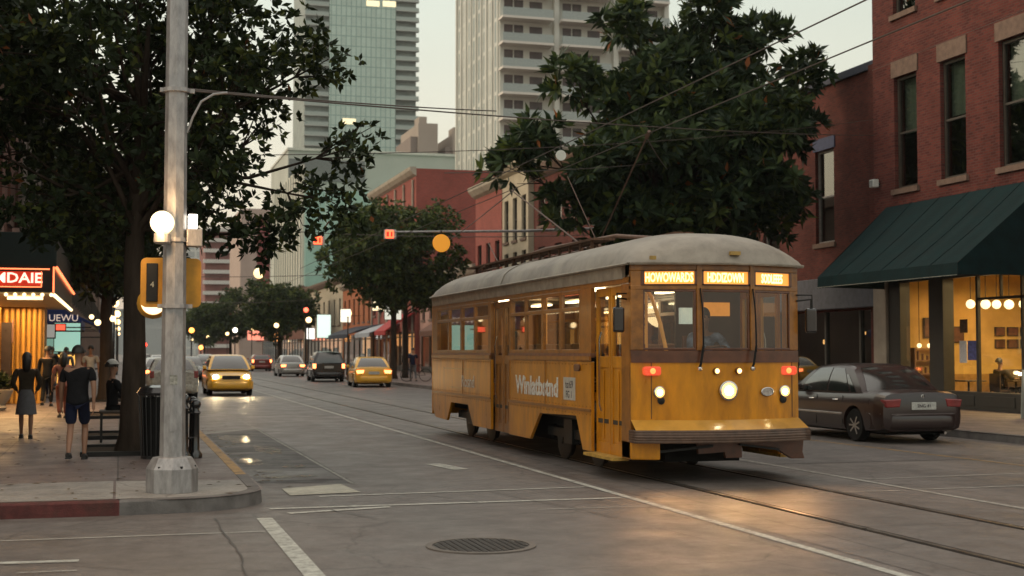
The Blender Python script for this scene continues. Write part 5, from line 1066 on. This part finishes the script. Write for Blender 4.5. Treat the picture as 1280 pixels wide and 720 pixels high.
    for s in (-1,1):
        for yy in (yr, yfw):
            wv = empty('wheel', (s*(W-.12),yy,hub)); wv.parent = t
            MB().lathe([(hub*.62,-.09),(hub*.93,-.1),(hub,-.07),(hub,.07),(hub*.93,.1),(hub*.62,.09)], n=28, axis='x').build('tyre', tyre_m, wv, smooth=40)
            r_ = MB(); r_.lathe([(hub*.64,s*.06),(hub*.64,s*.085),(hub*.56,s*.07),(hub*.5,s*.03)], n=24, axis='x')
            for k in range(9):
                a = 2*PI*k/9; r_.bar((s*.07,0,0),(s*.075,math.cos(a)*hub*.6,math.sin(a)*hub*.6),.05,.03)
            r_.lathe([(.07,s*.03),(.065,s*.08),(.02,s*.085)], n=12, axis='x'); r_.build('rim', rim_m, wv, smooth=40)
        MB().box(s*(W*.98),s*(W+.13),base[1]-.45,base[1]-.3,dk+.02,dk+.16).build('mirror', pm_, t, bevel=.03)
        for yy in (.1,-.85): MB().tube([(s*(W+.0),yy,dk-.13),(s*(W+.025),yy+.05,dk-.13),(s*(W+.025),yy+.15,dk-.13),(s*W,yy+.2,dk-.13)], .012, 6).build('door_handle', chrome if kind == 'sedan' else pm_, t)
    # seams, mouldings
    for s in (-1,1):
        for yy in (1.02,.0+.02,-1.0): MB().bar((s*(W*1.0+.001),yy,.28),(s*(W*.975+.001),yy,dk-.05),.008,.008).build('seam', under_m, t)
    for s in (-1,1): MB().box(s*(W-.005),s*(W+.012),yr+.42,yfw-.4,.5,.54).build('moulding', chrome if cat == 'sedan' else pm_, t, bevel=.004)
    # lamps
    zf = .62 if kind == 'sedan' else .75; zr_ = .76 if kind == 'sedan' else .9
    fl = emis('car_headlamp_on', (1,.85,.55), 22) if front_on else mat('car_headlamp', (.4,.4,.4), .15, coat=.5); rl_ = emis('car_tail_on', (1,.2,.06), 6) if rear_on else mat('car_tail', (.22,.015,.015), .2, coat=.7, var=.3)
    for s in (-1,1):
        MB().ball((s*W*.66,hl_-.1,zf), .12, 12, .7).build('headlight', fl, t, smooth=180)
        if kind == 'sedan': MB().prism([(s*W*.56,zr_-.07),(s*W*.88,zr_-.08),(s*W*.925,zr_+.07),(s*W*.52,zr_+.085)], 'y', -hl_-.012, -hl_+.35).build('tail_light', rl_, t, bevel=.02)
        else: MB().box(s*W*.78,s*W*.955,-hl_-.01,-hl_+.3,zr_-.12,zr_+.14).build('tail_light', rl_, t, bevel=.02)
    MB().box(-.26,.26,-hl_-.02,-hl_+.06,zr_-.12,zr_+.02).build('number_plate', plate_m, t, bevel=.004)
    for s_, yy in ((-1,-hl_),(1,hl_)):
        prof = [(0,.27),(.05,.29),(.08,.34),(.085,.46),(.07,.53),(.03,.56),(0,.57)]
        def bf(u, v):
            x = (u*2-1); d, z = [float(np.interp(v, np.linspace(0,1,7), [p[k] for p in prof])) for k in (0,1)]
            k = abs(x)**5; return (W*.995*x*(1-.0*k), yy-s_*(.0+.42*k**1.6)+s_*(d*(1-k*.3)-.03), z)
        MB().grid(bf, 28, 12).build('bumper', pm_, t, smooth=60)
    MB().prism([(p[0],p[1]+zf-.02) for p in rrect(.7,.14,.05)], 'y', hl_-.02, hl_+.03).build('grille', dark_metal, t, bevel=.01)
    MB().tube([(W*.5,-hl_+.2,.2),(W*.5,-hl_-.02,.2)], .03, 8).build('exhaust', chrome, t)
    return t
near = car('parked_car', 'dark maroon grey sedan parked at the right kerb beside the shop', 'sedan', (14.49,24.85,0), 0, paint('plum', (.022,.010,.009), metal=0, rough=.3, coat=.45), 4.85, 1.8, 1.49)
text('plate_lettering', '2NG 41', .09, dk, near, (0,-2.452,.71), (R(90),0,0), .002); MB().lathe([(.03,0),(.04,-.01),(.03,-.014),(.027,0)], (0,-2.40,.885), 16, 'y').bar((0,-2.412,.845),(0,-2.412,.93),.012).build('badge', chrome, near)
MB().add([(-.62,-2.39,.845),(-.3,-2.42,.84),(-.3,-2.39,.9),(-.6,-2.35,.91)], [(0,1,2,3)]).build('trunk_edge', MATS['paint_plum'], near)
MB().tube([(-.66,-2.38,.58),(-.66,-2.4,.66),(.66,-2.4,.66),(.66,-2.38,.58)], .006, 5).build('boot_seam', under_m, near)
MB().tube([(-.85,-2.3,.56),(-.6,-2.475,.56),(.6,-2.475,.56),(.85,-2.3,.56)], .01, 5).build('bumper_strip', mat('strip_grey', (.12,.1,.1), .4), near)
yel = paint('taxi_yellow', (.8,.42,.03), metal=0, rough=.3); silver = paint('silver', (.42,.42,.4), metal=.5); white_p = paint('white', (.55,.56,.54), metal=0); blk = paint('black', (.016,.015,.017), metal=.2)
cars = [('taxi','yellow taxi driving towards the camera with headlights on','taxi',(4.2,56.3,0),PI,yel,4.4,1.78,1.62,'hatch',1,0),
 ('parked_car','white car standing at the left kerb behind the steel pole','car',(1.9,52.8,0),0,white_p,4.6,1.78,1.5,'hatch',0,0),
 ('moving_car','dark car behind the yellow taxi on the left lane','car',(4.0,84,0),PI,blk,4.7,1.8,1.45,'sedan',0,0),
 ('moving_car','pale car with bright headlights far down the left lane','car',(6.6,112,0),PI,white_p,4.7,1.8,1.5,'hatch',1,0),
 ('parked_car','silver car between the black one and the far headlights','car',(11.6,97.5,0),0,silver,4.6,1.8,1.5,'sedan',0,1),
 ('parked_car','black estate car with red tail lights right of the silver car','car',(11.7,80.5,0),R(-3),blk,4.8,1.9,1.75,'suv',0,1),
 ('taxi','yellow taxi seen from behind with tail lights on, left of the trolley','taxi',(12.0,67.5,0),R(-4),yel,4.8,1.85,1.48,'sedan',0,1),
 ('moving_car','small white car with headlights beyond the pale one','car',(8.3,140,0),PI,silver,4.6,1.8,1.5,'sedan',1,0),
 ('moving_car','grey car low in the far queue on the left lane','car',(3.2,118,0),PI,silver,4.6,1.8,1.45,'sedan',0,0),
 ('moving_car','car with red tail lights in the distance left of centre','car',(2.4,150,0),0,blk,4.6,1.8,1.5,'suv',0,1),
 ('moving_car','farthest car with lit headlights near the end of the street','car',(6.3,185,0),PI,white_p,4.6,1.8,1.5,'hatch',1,0),
 ('parked_car','silver car at the far left kerb behind the white one','car',(1.9,70,0),0,silver,4.6,1.8,1.45,'sedan',0,1),
 ('parked_car','red brown car parked far down the right kerb','car',(12.2,125,0),0,paint('maroon', (.2,.03,.025)),4.6,1.8,1.5,'suv',0,1)]
for c in cars: car(c[0], c[1], c[2], c[3], c[4], c[5], c[6], c[7], c[8], c[9], c[10], c[11], group='cars in the street')
for x, y in ((3.6,53.9),(4.8,53.9)): spot((x,y,.7), (x-.2,y-7,0), 90, (1,.72,.38), 100)
lamp0 = None
for i, (x, y) in enumerate(((15.0,62),(14.9,92),(14.9,112),(14.9,136),(14.9,162),(14.9,200),(14.9,245),(-.3,76),(-.2,98),(-.2,124),(-.2,160),(-.2,205),(14.9,300),(5.5,330))):  # rows of glowing globes added to warm and brighten the far street
    t = empty('added_lamp', (x,y,.15), label=['first','second','third','fourth','fifth','sixth','seventh','nearest left side','second left side','third left side','fourth left side','farthest left side','eighth','tiny far end'][i]+' added glowing globe on a post counting away from the camera along the '+('left' if x < 3 else 'right')+' kerb', cat='added lamp', group='added glowing globes down the street')
    MB().lathe([(.12,0),(.1,.3),(.05,.5),(.04,3.9),(.09,4.0)], n=10).build('post', dark_metal, t, smooth=40); MB().ball((0,0,4.2), .24, 12).build('globe', emis('added_globe', (1,.66,.3), 3), t, smooth=180)
# far traffic lights
for i, (x, y, z, c, s, r, lab) in enumerate(((7.9,160,4.2,(1,.35,.06),4,.3,'orange street light glowing above the far queue'),(8.4,150,2.2,(1,.35,.08),3,.25,'lower orange light among the far cars'),(2.2,170,3.1,(1,.08,.03),4,.28,'red signal light far down the left lane'),(2.6,150,2.5,(1,.06,.03),3,.22,'red signal light just below the other'),(16.5,126,5.6,(1,.1,.05),4,.22,'small red signal above the greenish white sign'),(13.6,170,4.4,(1,.9,.7),4,.3,'white street lamp left of the broad tree'))):
    t = empty('signal_light', (x,y,0), label=lab, cat='signal light'); MB().ball((0,-.1,z), r, 12).build('lens', emis('far_light_%d' % i, c, s), t, smooth=180); MB().lathe([(.09,0),(.06,z-r*.9)], n=8).build('post', dark_metal, t); MB().box(-r,r,.05,.25,z-r,z+r).build('housing', dark_metal, t)
for i, (x, y, z) in enumerate(((-.6,40,2.55),(-.2,42,2.7),(-1.0,52,3.0),(-.4,60,3.2))):
    t = empty('lantern', (x,y,z), label=['left warm bulb hanging behind the big tree trunk','right warm bulb hanging behind the big tree trunk','warm bulb above the distant walkers on the left','farthest warm bulb over the left pavement'][i], cat='lamp'); MB().ball((0,0,0), .09, 12).build('bulb', bulbm, t, smooth=180); MB().tube([(0,0,.08),(0,0,2.0)], .008, 5).build('cord', dark_metal, t)

# ------------------------------------------------------------------ people
def skin_mesh(verts, edges, root, sub=1):
    """verts: list of (pos, radius)"""
    me = bpy.data.meshes.new('s'); me.from_pydata([tuple(v[0]) for v in verts], edges, []); o = bpy.data.objects.new('s', me); col.objects.link(o)
    sk = o.modifiers.new('skin','SKIN'); sk.use_smooth_shade = True; sk.branch_smoothing = .6
    for i, v in enumerate(verts):
        d = me.skin_vertices[0].data[i]; r = v[1]; d.radius = r if isinstance(r, tuple) else (r, r); d.use_root = (i == root)
    ss = o.modifiers.new('sub','SUBSURF'); ss.levels = sub; ss.render_levels = sub
    m = evalmesh(o); bpy.data.objects.remove(o); return m
SK = mat('skin_tan', (.30,.16,.10), .55, var=.1); HAIR = mat('hair_dark', (.012,.009,.007), .5, var=.3)
def person(label, loc, rz, top, bottom, shoe, pose='walk', h=1.72, skirt=False, sleeve='short', legs='shorts', skin=SK, hair='short', cap=None, phase=1, arms=None, group=None, bulk=1.0, sub=1):
    t = empty('person', loc, rz, label=label, cat='person', group=group); k = h/1.72; t.scale = (k,k,k)
    V = Vector; hipz = .92; sx = .10
    seat = pose == 'sit'
    if seat: hipz = .52
    # feet/knees in local coords, facing +y
    if pose == 'walk':
        legp = {1: [(.09,.0,hipz-.04),(.10,.16*phase+.05,.50),(.10,.14*phase-.02,.09)], -1: [(-.09,0,hipz-.04),(-.10,-.05*phase+.06,.49),(-.10,-.26*phase,.13 if phase > 0 else .09)]}
    elif pose == 'stand': legp = {1: [(.09,0,hipz-.04),(.11,.02,.49),(.12,-.02,.09)], -1: [(-.09,0,hipz-.04),(-.11,.03,.49),(-.12,-.0,.09)]}
    else: legp = {1: [(.1,0,hipz-.02),(.13,.42,.50),(.13,.45,.09)], -1: [(-.1,0,hipz-.02),(-.13,.42,.52),(-.15,.36,.09)]}
    sh = hipz+.50
    arms = arms or {1: [(.20,0,sh),(.25,-.08*phase,sh-.29),(.25,.02-.10*phase,sh-.53)], -1: [(-.20,0,sh),(-.25,.08*phase,sh-.29),(-.26,.16*phase,sh-.52)]}
    vs = [(V((0,0,hipz)),(.125*bulk,.1)),(V((0,.0,hipz+.2)),(.115*bulk,.09)),(V((0,0,hipz+.42)),(.13*bulk,.095)),(V((0,-.005,hipz+.56)),.055),(V((0,.01,hipz+.62)),.055),(V((0,.02,hipz+.69)),(.068,.08)),(V((0,.0,hipz+.76)),(.076,.092)),(V((0,.0,hipz+.83)),(.045,.06)),(V((0,.105,hipz+.70)),.014)]
    es = [(0,1),(1,2),(2,3),(3,4),(4,5),(5,6),(6,7),(5,8)]
    for s in (1,-1):
        A = arms[s]; n = len(vs); a, e, w = map(V, A); vs += [(a,.058),(e,.042),(w,.028)]; es += [(2,n),(n,n+1),(n+1,n+2)]
        d = (w-e).normalized(); palm = w+d*.075; vs.append((palm,(.034,.018))); es.append((n+2,n+3)); p0 = n+3
        sd = V((0,1,0)).cross(d); sd = V((0,1,0)) if True else sd
        for fi, (o_, ln) in enumerate(((-.026,.07),(-.009,.08),(.009,.075),(.025,.06))):
            m1 = palm+V((0,o_,0))+d*.045; m2 = palm+V((-s*.012,o_*1.15,0))+d*(.045+ln*.6); m3 = palm+V((-s*.03,o_*1.15,0))+d*(.04+ln); b = len(vs)
            vs += [(m1,.009),(m2,.008),(m3,.007)]; es += [(p0,b),(b,b+1),(b+1,b+2)]
        b = len(vs); vs += [(w+d*.04+V((0,.04,0)),.010),(w+d*.085+V((-s*.01,.055,0)),.008)]; es += [(n+2,b),(b,b+1)]
    for s in (1,-1):
        n = len(vs); a, kn, an = map(V, legp[s]); vs += [(a,.082),(a.lerp(kn,.5),.072),(kn,.052),(kn.lerp(an,.35)+V((0,-.015,0)),.054),(an,.034),(an+V((0,.07,-.045)),(.038,.03)),(an+V((0,.15,-.055)),(.036,.022))]
        es += [(0,n),(n,n+1),(n+1,n+2),(n+2,n+3),(n+3,n+4),(n+4,n+5),(n+5,n+6)]
    body = link_mesh('body', skin_mesh(vs, es, 0, sub), skin, t, smooth=180)
    def cloth(name, vs, es, m): return link_mesh(name, skin_mesh(vs, es, 0, sub), m, t, smooth=180)
    c = [(V((0,0,hipz-.10)),(.165*bulk,.135)),(V((0,0,hipz+.02)),(.155*bulk,.125)),(V((0,0,hipz+.2)),(.145*bulk,.12)),(V((0,0,hipz+.40)),(.165*bulk,.125)),(V((0,-.01,hipz+.53)),(.09,.08))]; e = [(0,1),(1,2),(2,3),(3,4)]
    for s in (1,-1):
        a, el, w = map(V, arms[s]); n = len(c); c += [(a+V((0,0,-.0)),.076),(a.lerp(el,.75) if sleeve == 'short' else el,.064 if sleeve == 'short' else .058)]; e += [(3,n),(n,n+1)]
        if sleeve == 'long': c.append((w,.042)); e.append((n+1,n+2))
    cloth('shirt', c, e, top)
    if skirt:
        MB().lathe([(.13,hipz+.1),(.155,hipz),(.19,hipz-.2),(.215,hipz-.42),(.205,hipz-.42)], n=18).build('skirt', bottom, t, smooth=60)
    else:
        c = [(V((0,0,hipz+.06)),(.145*bulk,.125))]; e = []
        for s in (1,-1):
            a, kn, an = map(V, legp[s]); n = len(c); c += [(a+V((0,0,-.03)),.105),(kn.lerp(a,.12) if legs == 'shorts' else kn,.092 if legs == 'shorts' else .07)]; e += [(0,n),(n,n+1)]
            if legs == 'long': c.append((an+V((0,0,.02)),.058)); e.append((n+1,n+2))
        cloth('shorts' if legs == 'shorts' else 'trousers', c, e, bottom)
    for s in (1,-1):
        an = V(legp[s][2]); tip = an+V((0,.17,-.05)); sho = MB(); sho.tube([an+V((0,-.06,-.045)),an+V((0,0,-.04)),an+V((0,.09,-.05)),tip], [.035,.05,.045,.028], 10); sho.box(an.x-.042,an.x+.042,an.y-.08,an.y+.19,an.z-.092,an.z-.07); o = sho.build('shoe', shoe, t, smooth=60)
    hm = MB()
    hz_ = hipz+.77
    hm.grid(lambda u, v: (.098*math.cos(2*PI*u)*math.sin(.02+v*1.75), .112*math.sin(2*PI*u)*math.sin(.02+v*1.75)-.022*(1+v), hz_+.115*math.cos(.02+v*1.75)-.0), 20, 8)
    if hair == 'long': hm.tube([(0,-.06,hz_+.04),(0,-.09,hz_-.08),(0,-.10,hz_-.22),(0,-.09,hz_-.30)], [.08,.095,.085,.05], 12)
    hm.build('hair', HAIR, t, smooth=180)
    if cap: cm = MB(); cm.grid(lambda u, v: (.108*math.cos(2*PI*u)*math.sin(.02+v*1.45), .122*math.sin(2*PI*u)*math.sin(.02+v*1.45)-.01, hz_+.02+.11*math.cos(.02+v*1.45)), 18, 6); cm.box(-.07,.07,.09,.2,hz_+.03,hz_+.04); cm.build('cap', cap, t, smooth=60)
    # face
    for s in (1,-1): MB().ball((s*.03,.085,hipz+.745), .011, 8).build('eye', mat('eye_dark', (.02,.015,.012), .2), t); MB().ball((s*.082,-.005,hipz+.73), .022, 8, 1.3).build('ear', skin, t)
    MB().box(-.022,.022,.085,.098,hipz+.668,hipz+.675).build('mouth', mat('lip', (.2,.07,.06), .5), t)
    return t
blk_c = mat('cloth_black', (.012,.012,.014), .85, var=.3, bump=.5, bscale=12); navy_cl = mat('cloth_navy', (.012,.016,.04), .8, var=.3); olive = mat('cloth_brown', (.05,.038,.026), .85, var=.3, bump=.4, bscale=10); grey_sk = mat('cloth_grey', (.12,.12,.13), .8, var=.25); pinkc = mat('cloth_pink', (.42,.17,.12), .8, var=.25); whitec = mat('cloth_white', (.5,.5,.48), .8); shoe_b = mat('shoe_black', (.02,.02,.02), .5); shoe_w = mat('shoe_white', (.5,.48,.44), .6); rust = mat('cloth_rust', (.28,.09,.05), .8); jean = mat('cloth_jean', (.06,.08,.12), .8); bluec = mat('cloth_blue', (.12,.2,.4), .8)
person('man in black t-shirt and navy shorts walking away on the left pavement', (-.58,20.9,.15), R(-4), blk_c, navy_cl, shoe_b, h=1.6, phase=1, bulk=1.25, sub=2)
person('woman in brown jacket and grey skirt walking away near the theatre', (-1.62,26.3,.15), 0, olive, grey_sk, shoe_b, h=1.5, skirt=True, sleeve='long', phase=-.7, bulk=1.1, hair='long', sub=2, arms={1:[(.2,0,1.42),(.27,-.03,1.14),(.2,.16,1.0)],-1:[(-.2,0,1.42),(-.27,-.03,1.14),(-.2,.16,1.0)]})
person('woman in a pink top and trousers beside the man in black', (-1.28,33.9,.15), R(10), pinkc, rust, shoe_b, h=1.5, legs='long', sleeve='short', hair='long', phase=.8)
person('person in dark clothes and white cap sitting behind the big tree trunk', (-.11,24.9,.28), R(-70), blk_c, blk_c, shoe_w, pose='sit', h=1.6, legs='long', sleeve='long', cap=whitec, arms={1:[(.2,0,1.0),(.25,.12,.76),(.2,.34,.66)],-1:[(-.2,0,1.0),(-.25,.12,.76),(-.2,.34,.66)]})
st_ = empty('stool', (-.11,24.9,.15), label='low dark seat under the person with the white cap', cat='seat'); MB().box(-.22,.22,-.2,.2,.5,.56).build('seat', wood_dark, st_, bevel=.02)
for a, b in ((-.18,-.16),(.18,-.16),(-.18,.16),(.18,.16)): MB().box(a-.02,a+.02,b-.02,b+.02,0,.5).build('leg', dark_metal, st_)
far_p = [(-2.3,49,blk_c,navy_cl,1.7,PI,'dark figure close to the theatre wall beyond the woman in the skirt'),(-1.9,53,grey_sk,blk_c,1.68,0,'grey shirted walker before the green lit screen'),(-.9,46.5,whitec,jean,1.72,PI,'white shirted walker coming past the second tree'),(-1.4,58,rust,blk_c,1.6,0,'walker in a rust top under the blue awning'),(-2.7,60,blk_c,jean,1.72,0,'dark clothed walker at the orange lit panel'),(-.6,62,rust,jean,1.66,PI,'walker in rust near the kerb far on the left'),
         (15.2,72,navy_cl,grey_sk,1.72,PI,'person in navy beside the bicycle on the right pavement'),(16.2,70.5,rust,blk_c,1.7,0,'person in rust behind the bicycle'),(16.2,66.5,whitec,blk_c,1.72,PI,'person in a white shirt next to the trolley rear'),(17.3,84,blk_c,jean,1.7,0,'dark figure between the tree trunks on the right'),(18.5,76,whitec,jean,1.66,0,'pale shirted walker by the orange doors'),(-2.0,41.5,blk_c,blk_c,1.66,0,'dark figure just beyond the pale planter')]
for i, (x, y, a, b, h_, rz, lab) in enumerate(far_p): person(lab, (x,y,.15), rz+R(random.uniform(-12,12)), a, b, shoe_b, h=h_, legs='long', sleeve='long' if i%2 else 'short', phase=random.choice((-1,.8,1)), group='walkers in the distance')
bk = empty('bicycle', (15.2,71.2,.15), R(75), label='parked bicycle on the right pavement by the trolley rear', cat='bicycle')
for y in (-.5,.5): MB().tube([(0,y+.33*math.cos(a),.34+.33*math.sin(a)) for a in [2*PI*k/24 for k in range(25)]], .018, 6).build('wheel', black, bk)
MB().tube([(0,-.5,.34),(0,-.1,.32),(0,.38,.82),(0,-.2,.82),(0,-.1,.32)], .016, 6).tube([(0,-.2,.82),(0,-.5,.34)], .014, 6).tube([(0,.5,.34),(0,.38,.95)], .016, 6).build('frame', dark_metal, bk); MB().tube([(-.25,.36,.98),(.25,.36,.98)], .014, 6).build('handlebar', chrome, bk); MB().box(-.06,.06,-.32,-.1,.86,.9).build('saddle', black, bk, bevel=.02)
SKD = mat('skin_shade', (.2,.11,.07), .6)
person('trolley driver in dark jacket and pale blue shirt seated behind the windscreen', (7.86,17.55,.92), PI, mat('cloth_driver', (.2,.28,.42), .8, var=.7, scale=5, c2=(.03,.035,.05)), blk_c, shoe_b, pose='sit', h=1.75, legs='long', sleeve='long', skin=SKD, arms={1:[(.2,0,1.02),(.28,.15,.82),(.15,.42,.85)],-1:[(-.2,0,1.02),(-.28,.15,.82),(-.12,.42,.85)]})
tag(MB().box(7.64,8.08,17.4,17.8,1.27,1.33).box(7.64,8.08,17.8,17.85,1.27,1.95).box(7.82,7.9,17.55,17.65,.78,1.27).build('driver_seat', stm, bevel=.02), 'seat carrying the trolley driver', 'seat')
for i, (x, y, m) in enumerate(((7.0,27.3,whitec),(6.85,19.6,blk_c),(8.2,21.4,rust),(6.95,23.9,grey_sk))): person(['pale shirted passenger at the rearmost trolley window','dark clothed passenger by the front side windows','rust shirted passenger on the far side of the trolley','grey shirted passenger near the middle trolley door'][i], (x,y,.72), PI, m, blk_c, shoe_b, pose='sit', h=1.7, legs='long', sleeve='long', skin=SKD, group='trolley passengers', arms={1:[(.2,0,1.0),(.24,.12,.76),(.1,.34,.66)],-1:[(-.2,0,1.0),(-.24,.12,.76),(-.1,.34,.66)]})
for i, (x, y, rz) in enumerate(((1.85,1.5,R(-80)),(2.75,1.3,R(80)),(3.3,.2,R(60)))):
    person(['left dark diner at the lit shop window','second dark diner facing the left one','third diner at the picture edge'][i], (FX+x,32+y,.16), rz, blk_c, blk_c, shoe_b, pose='sit', h=1.72, legs='long', sleeve='long', group='diners in the shop', arms={1:[(.2,0,1.02),(.25,.15,.8),(.1,.42,.8)],-1:[(-.2,0,1.02),(-.25,.15,.8),(-.1,.42,.8)]})
    t = empty('chair', (FX+x,32+y,.16), rz, label=['chair under the left dark diner','chair under the second dark diner','chair under the third diner'][i], cat='chair', group='chairs in the shop'); MB().box(-.2,.2,-.2,.2,.44,.49).build('seat', wood_dark, t); MB().box(-.2,.2,-.22,-.18,.49,.95).build('backrest', wood_dark, t)
    for a, b in ((-.18,-.18),(.18,-.18),(-.18,.18),(.18,.18)): MB().box(a-.02,a+.02,b-.02,b+.02,0,.44).build('leg', wood_dark, t)
for i, (x, y) in enumerate(((2.3,1.4),(.95,1.7),(3.0,-1.4))):
    t = empty('table', (FX+x,32+y,.16), label=['dark cafe table between the diners','cafe table below the window notices','cafe table deeper in the room'][i], cat='table', group='cafe tables'); MB().box(-.35,.35,-.35,.35,.72,.76).build('tabletop', wood_dark, t, bevel=.01); MB().lathe([(.22,0),(.2,.03),(.03,.05),(.03,.72)], n=12).build('pedestal', dark_metal, t)

# ------------------------------------------------------------------ light, sky, camera
w = bpy.data.worlds.new('World'); sc.world = w; w.use_nodes = True; nt = w.node_tree; nt.nodes.clear(); Lk = nt.links.new
SUN_EL, SUN_AZ = R(24), R(-62)     # azimuth from +Y, towards -X
sky = nd(nt, 'ShaderNodeTexSky', sky_type='NISHITA'); sky.sun_disc = False; sky.sun_elevation = SUN_EL; sky.sun_rotation = SUN_AZ; sky.air_density = 1.5; sky.dust_density = 5; sky.ozone_density = 1
bg1 = nd(nt, 'ShaderNodeBackground'); bg1.inputs[1].default_value = .05; Lk(sky.outputs[0], bg1.inputs[0])
tc = nd(nt, 'ShaderNodeTexCoord'); sp = nd(nt, 'ShaderNodeSeparateXYZ'); Lk(tc.outputs['Generated'], sp.inputs[0])
rp = nd(nt, 'ShaderNodeValToRGB'); e = rp.color_ramp.elements; e[0].position = 0; e[0].color = (.60,.47,.37,1); e[1].position = 1; e[1].color = (1.08,.95,.80,1)
x = e.new(.12); x.color = (.66,.59,.47,1); x = e.new(.27); x.color = (.56,.59,.485,1)
Lk(sp.outputs[2], rp.inputs[0])
cn = nd(nt, 'ShaderNodeTexNoise'); cn.inputs['Scale'].default_value = 2.2; cn.inputs['Detail'].default_value = 5; mpn = nd(nt, 'ShaderNodeMapping'); mpn.inputs['Scale'].default_value = (1,1,3); Lk(tc.outputs['Generated'], mpn.inputs[0]); Lk(mpn.outputs[0], cn.inputs['Vector'])
cr_ = nd(nt, 'ShaderNodeMapRange'); cr_.inputs[3].default_value = .86; cr_.inputs[4].default_value = 1.12; Lk(cn.outputs[0], cr_.inputs[0])
ml2 = nd(nt, 'ShaderNodeVectorMath', operation='SCALE'); Lk(rp.outputs[0], ml2.inputs[0]); Lk(cr_.outputs[0], ml2.inputs['Scale'])
bg2 = nd(nt, 'ShaderNodeBackground'); bg2.inputs[1].default_value = .85; Lk(ml2.outputs[0], bg2.inputs[0])
ad = nd(nt, 'ShaderNodeAddShader'); Lk(bg1.outputs[0], ad.inputs[0]); Lk(bg2.outputs[0], ad.inputs[1]); ow = nd(nt, 'ShaderNodeOutputWorld'); Lk(ad.outputs[0], ow.inputs[0])
l = bpy.data.lights.new('sun', 'SUN'); l.energy = .5; l.angle = R(18); l.color = (1,.86,.7); o = bpy.data.objects.new('sun', l); col.objects.link(o)
sd = Vector((math.sin(SUN_AZ)*math.cos(SUN_EL), math.cos(SUN_AZ)*math.cos(SUN_EL), math.sin(SUN_EL))); o.rotation_euler = (-sd).to_track_quat('-Z','Y').to_euler()

HAZE = True
if HAZE:
    hb = tag(MB().box(-120,150,-60,930,-1.2,140).build('haze', None), kind='stuff'); m = bpy.data.materials.new('haze'); m.use_nodes = True; nt = m.node_tree; nt.nodes.clear()
    pv = nd(nt, 'ShaderNodeVolumePrincipled'); pv.inputs['Color'].default_value = (.85,.9,.88,1); pv.inputs['Density'].default_value = .00016; om = nd(nt, 'ShaderNodeOutputMaterial'); nt.links.new(pv.outputs[0], om.inputs['Volume']); hb.data.materials.append(m)

cam = bpy.data.cameras.new('camera'); co = bpy.data.objects.new('camera', cam); col.objects.link(co); sc.camera = co
cam.sensor_width = 36; cam.lens = 36*1700/1280; cam.clip_end = 3000; cam.clip_start = .1
yaw = math.atan(490/1700); pit = math.atan(80/1700)
co.location = (0,0,1.72); co.rotation_euler = (R(90)+pit, 0, -yaw)
cam.dof.use_dof = True; cam.dof.focus_distance = 18.5; cam.dof.aperture_fstop = 2.2
sc.render.engine = 'CYCLES'; sc.render.resolution_x = 1024; sc.render.resolution_y = 576
sc.view_settings.view_transform = 'Standard'; sc.view_settings.look = 'None'; sc.view_settings.exposure = .38; sc.view_settings.gamma = 1
sc.cycles.max_bounces = 6; sc.cycles.transparent_max_bounces = 24; sc.cycles.volume_bounces = 0
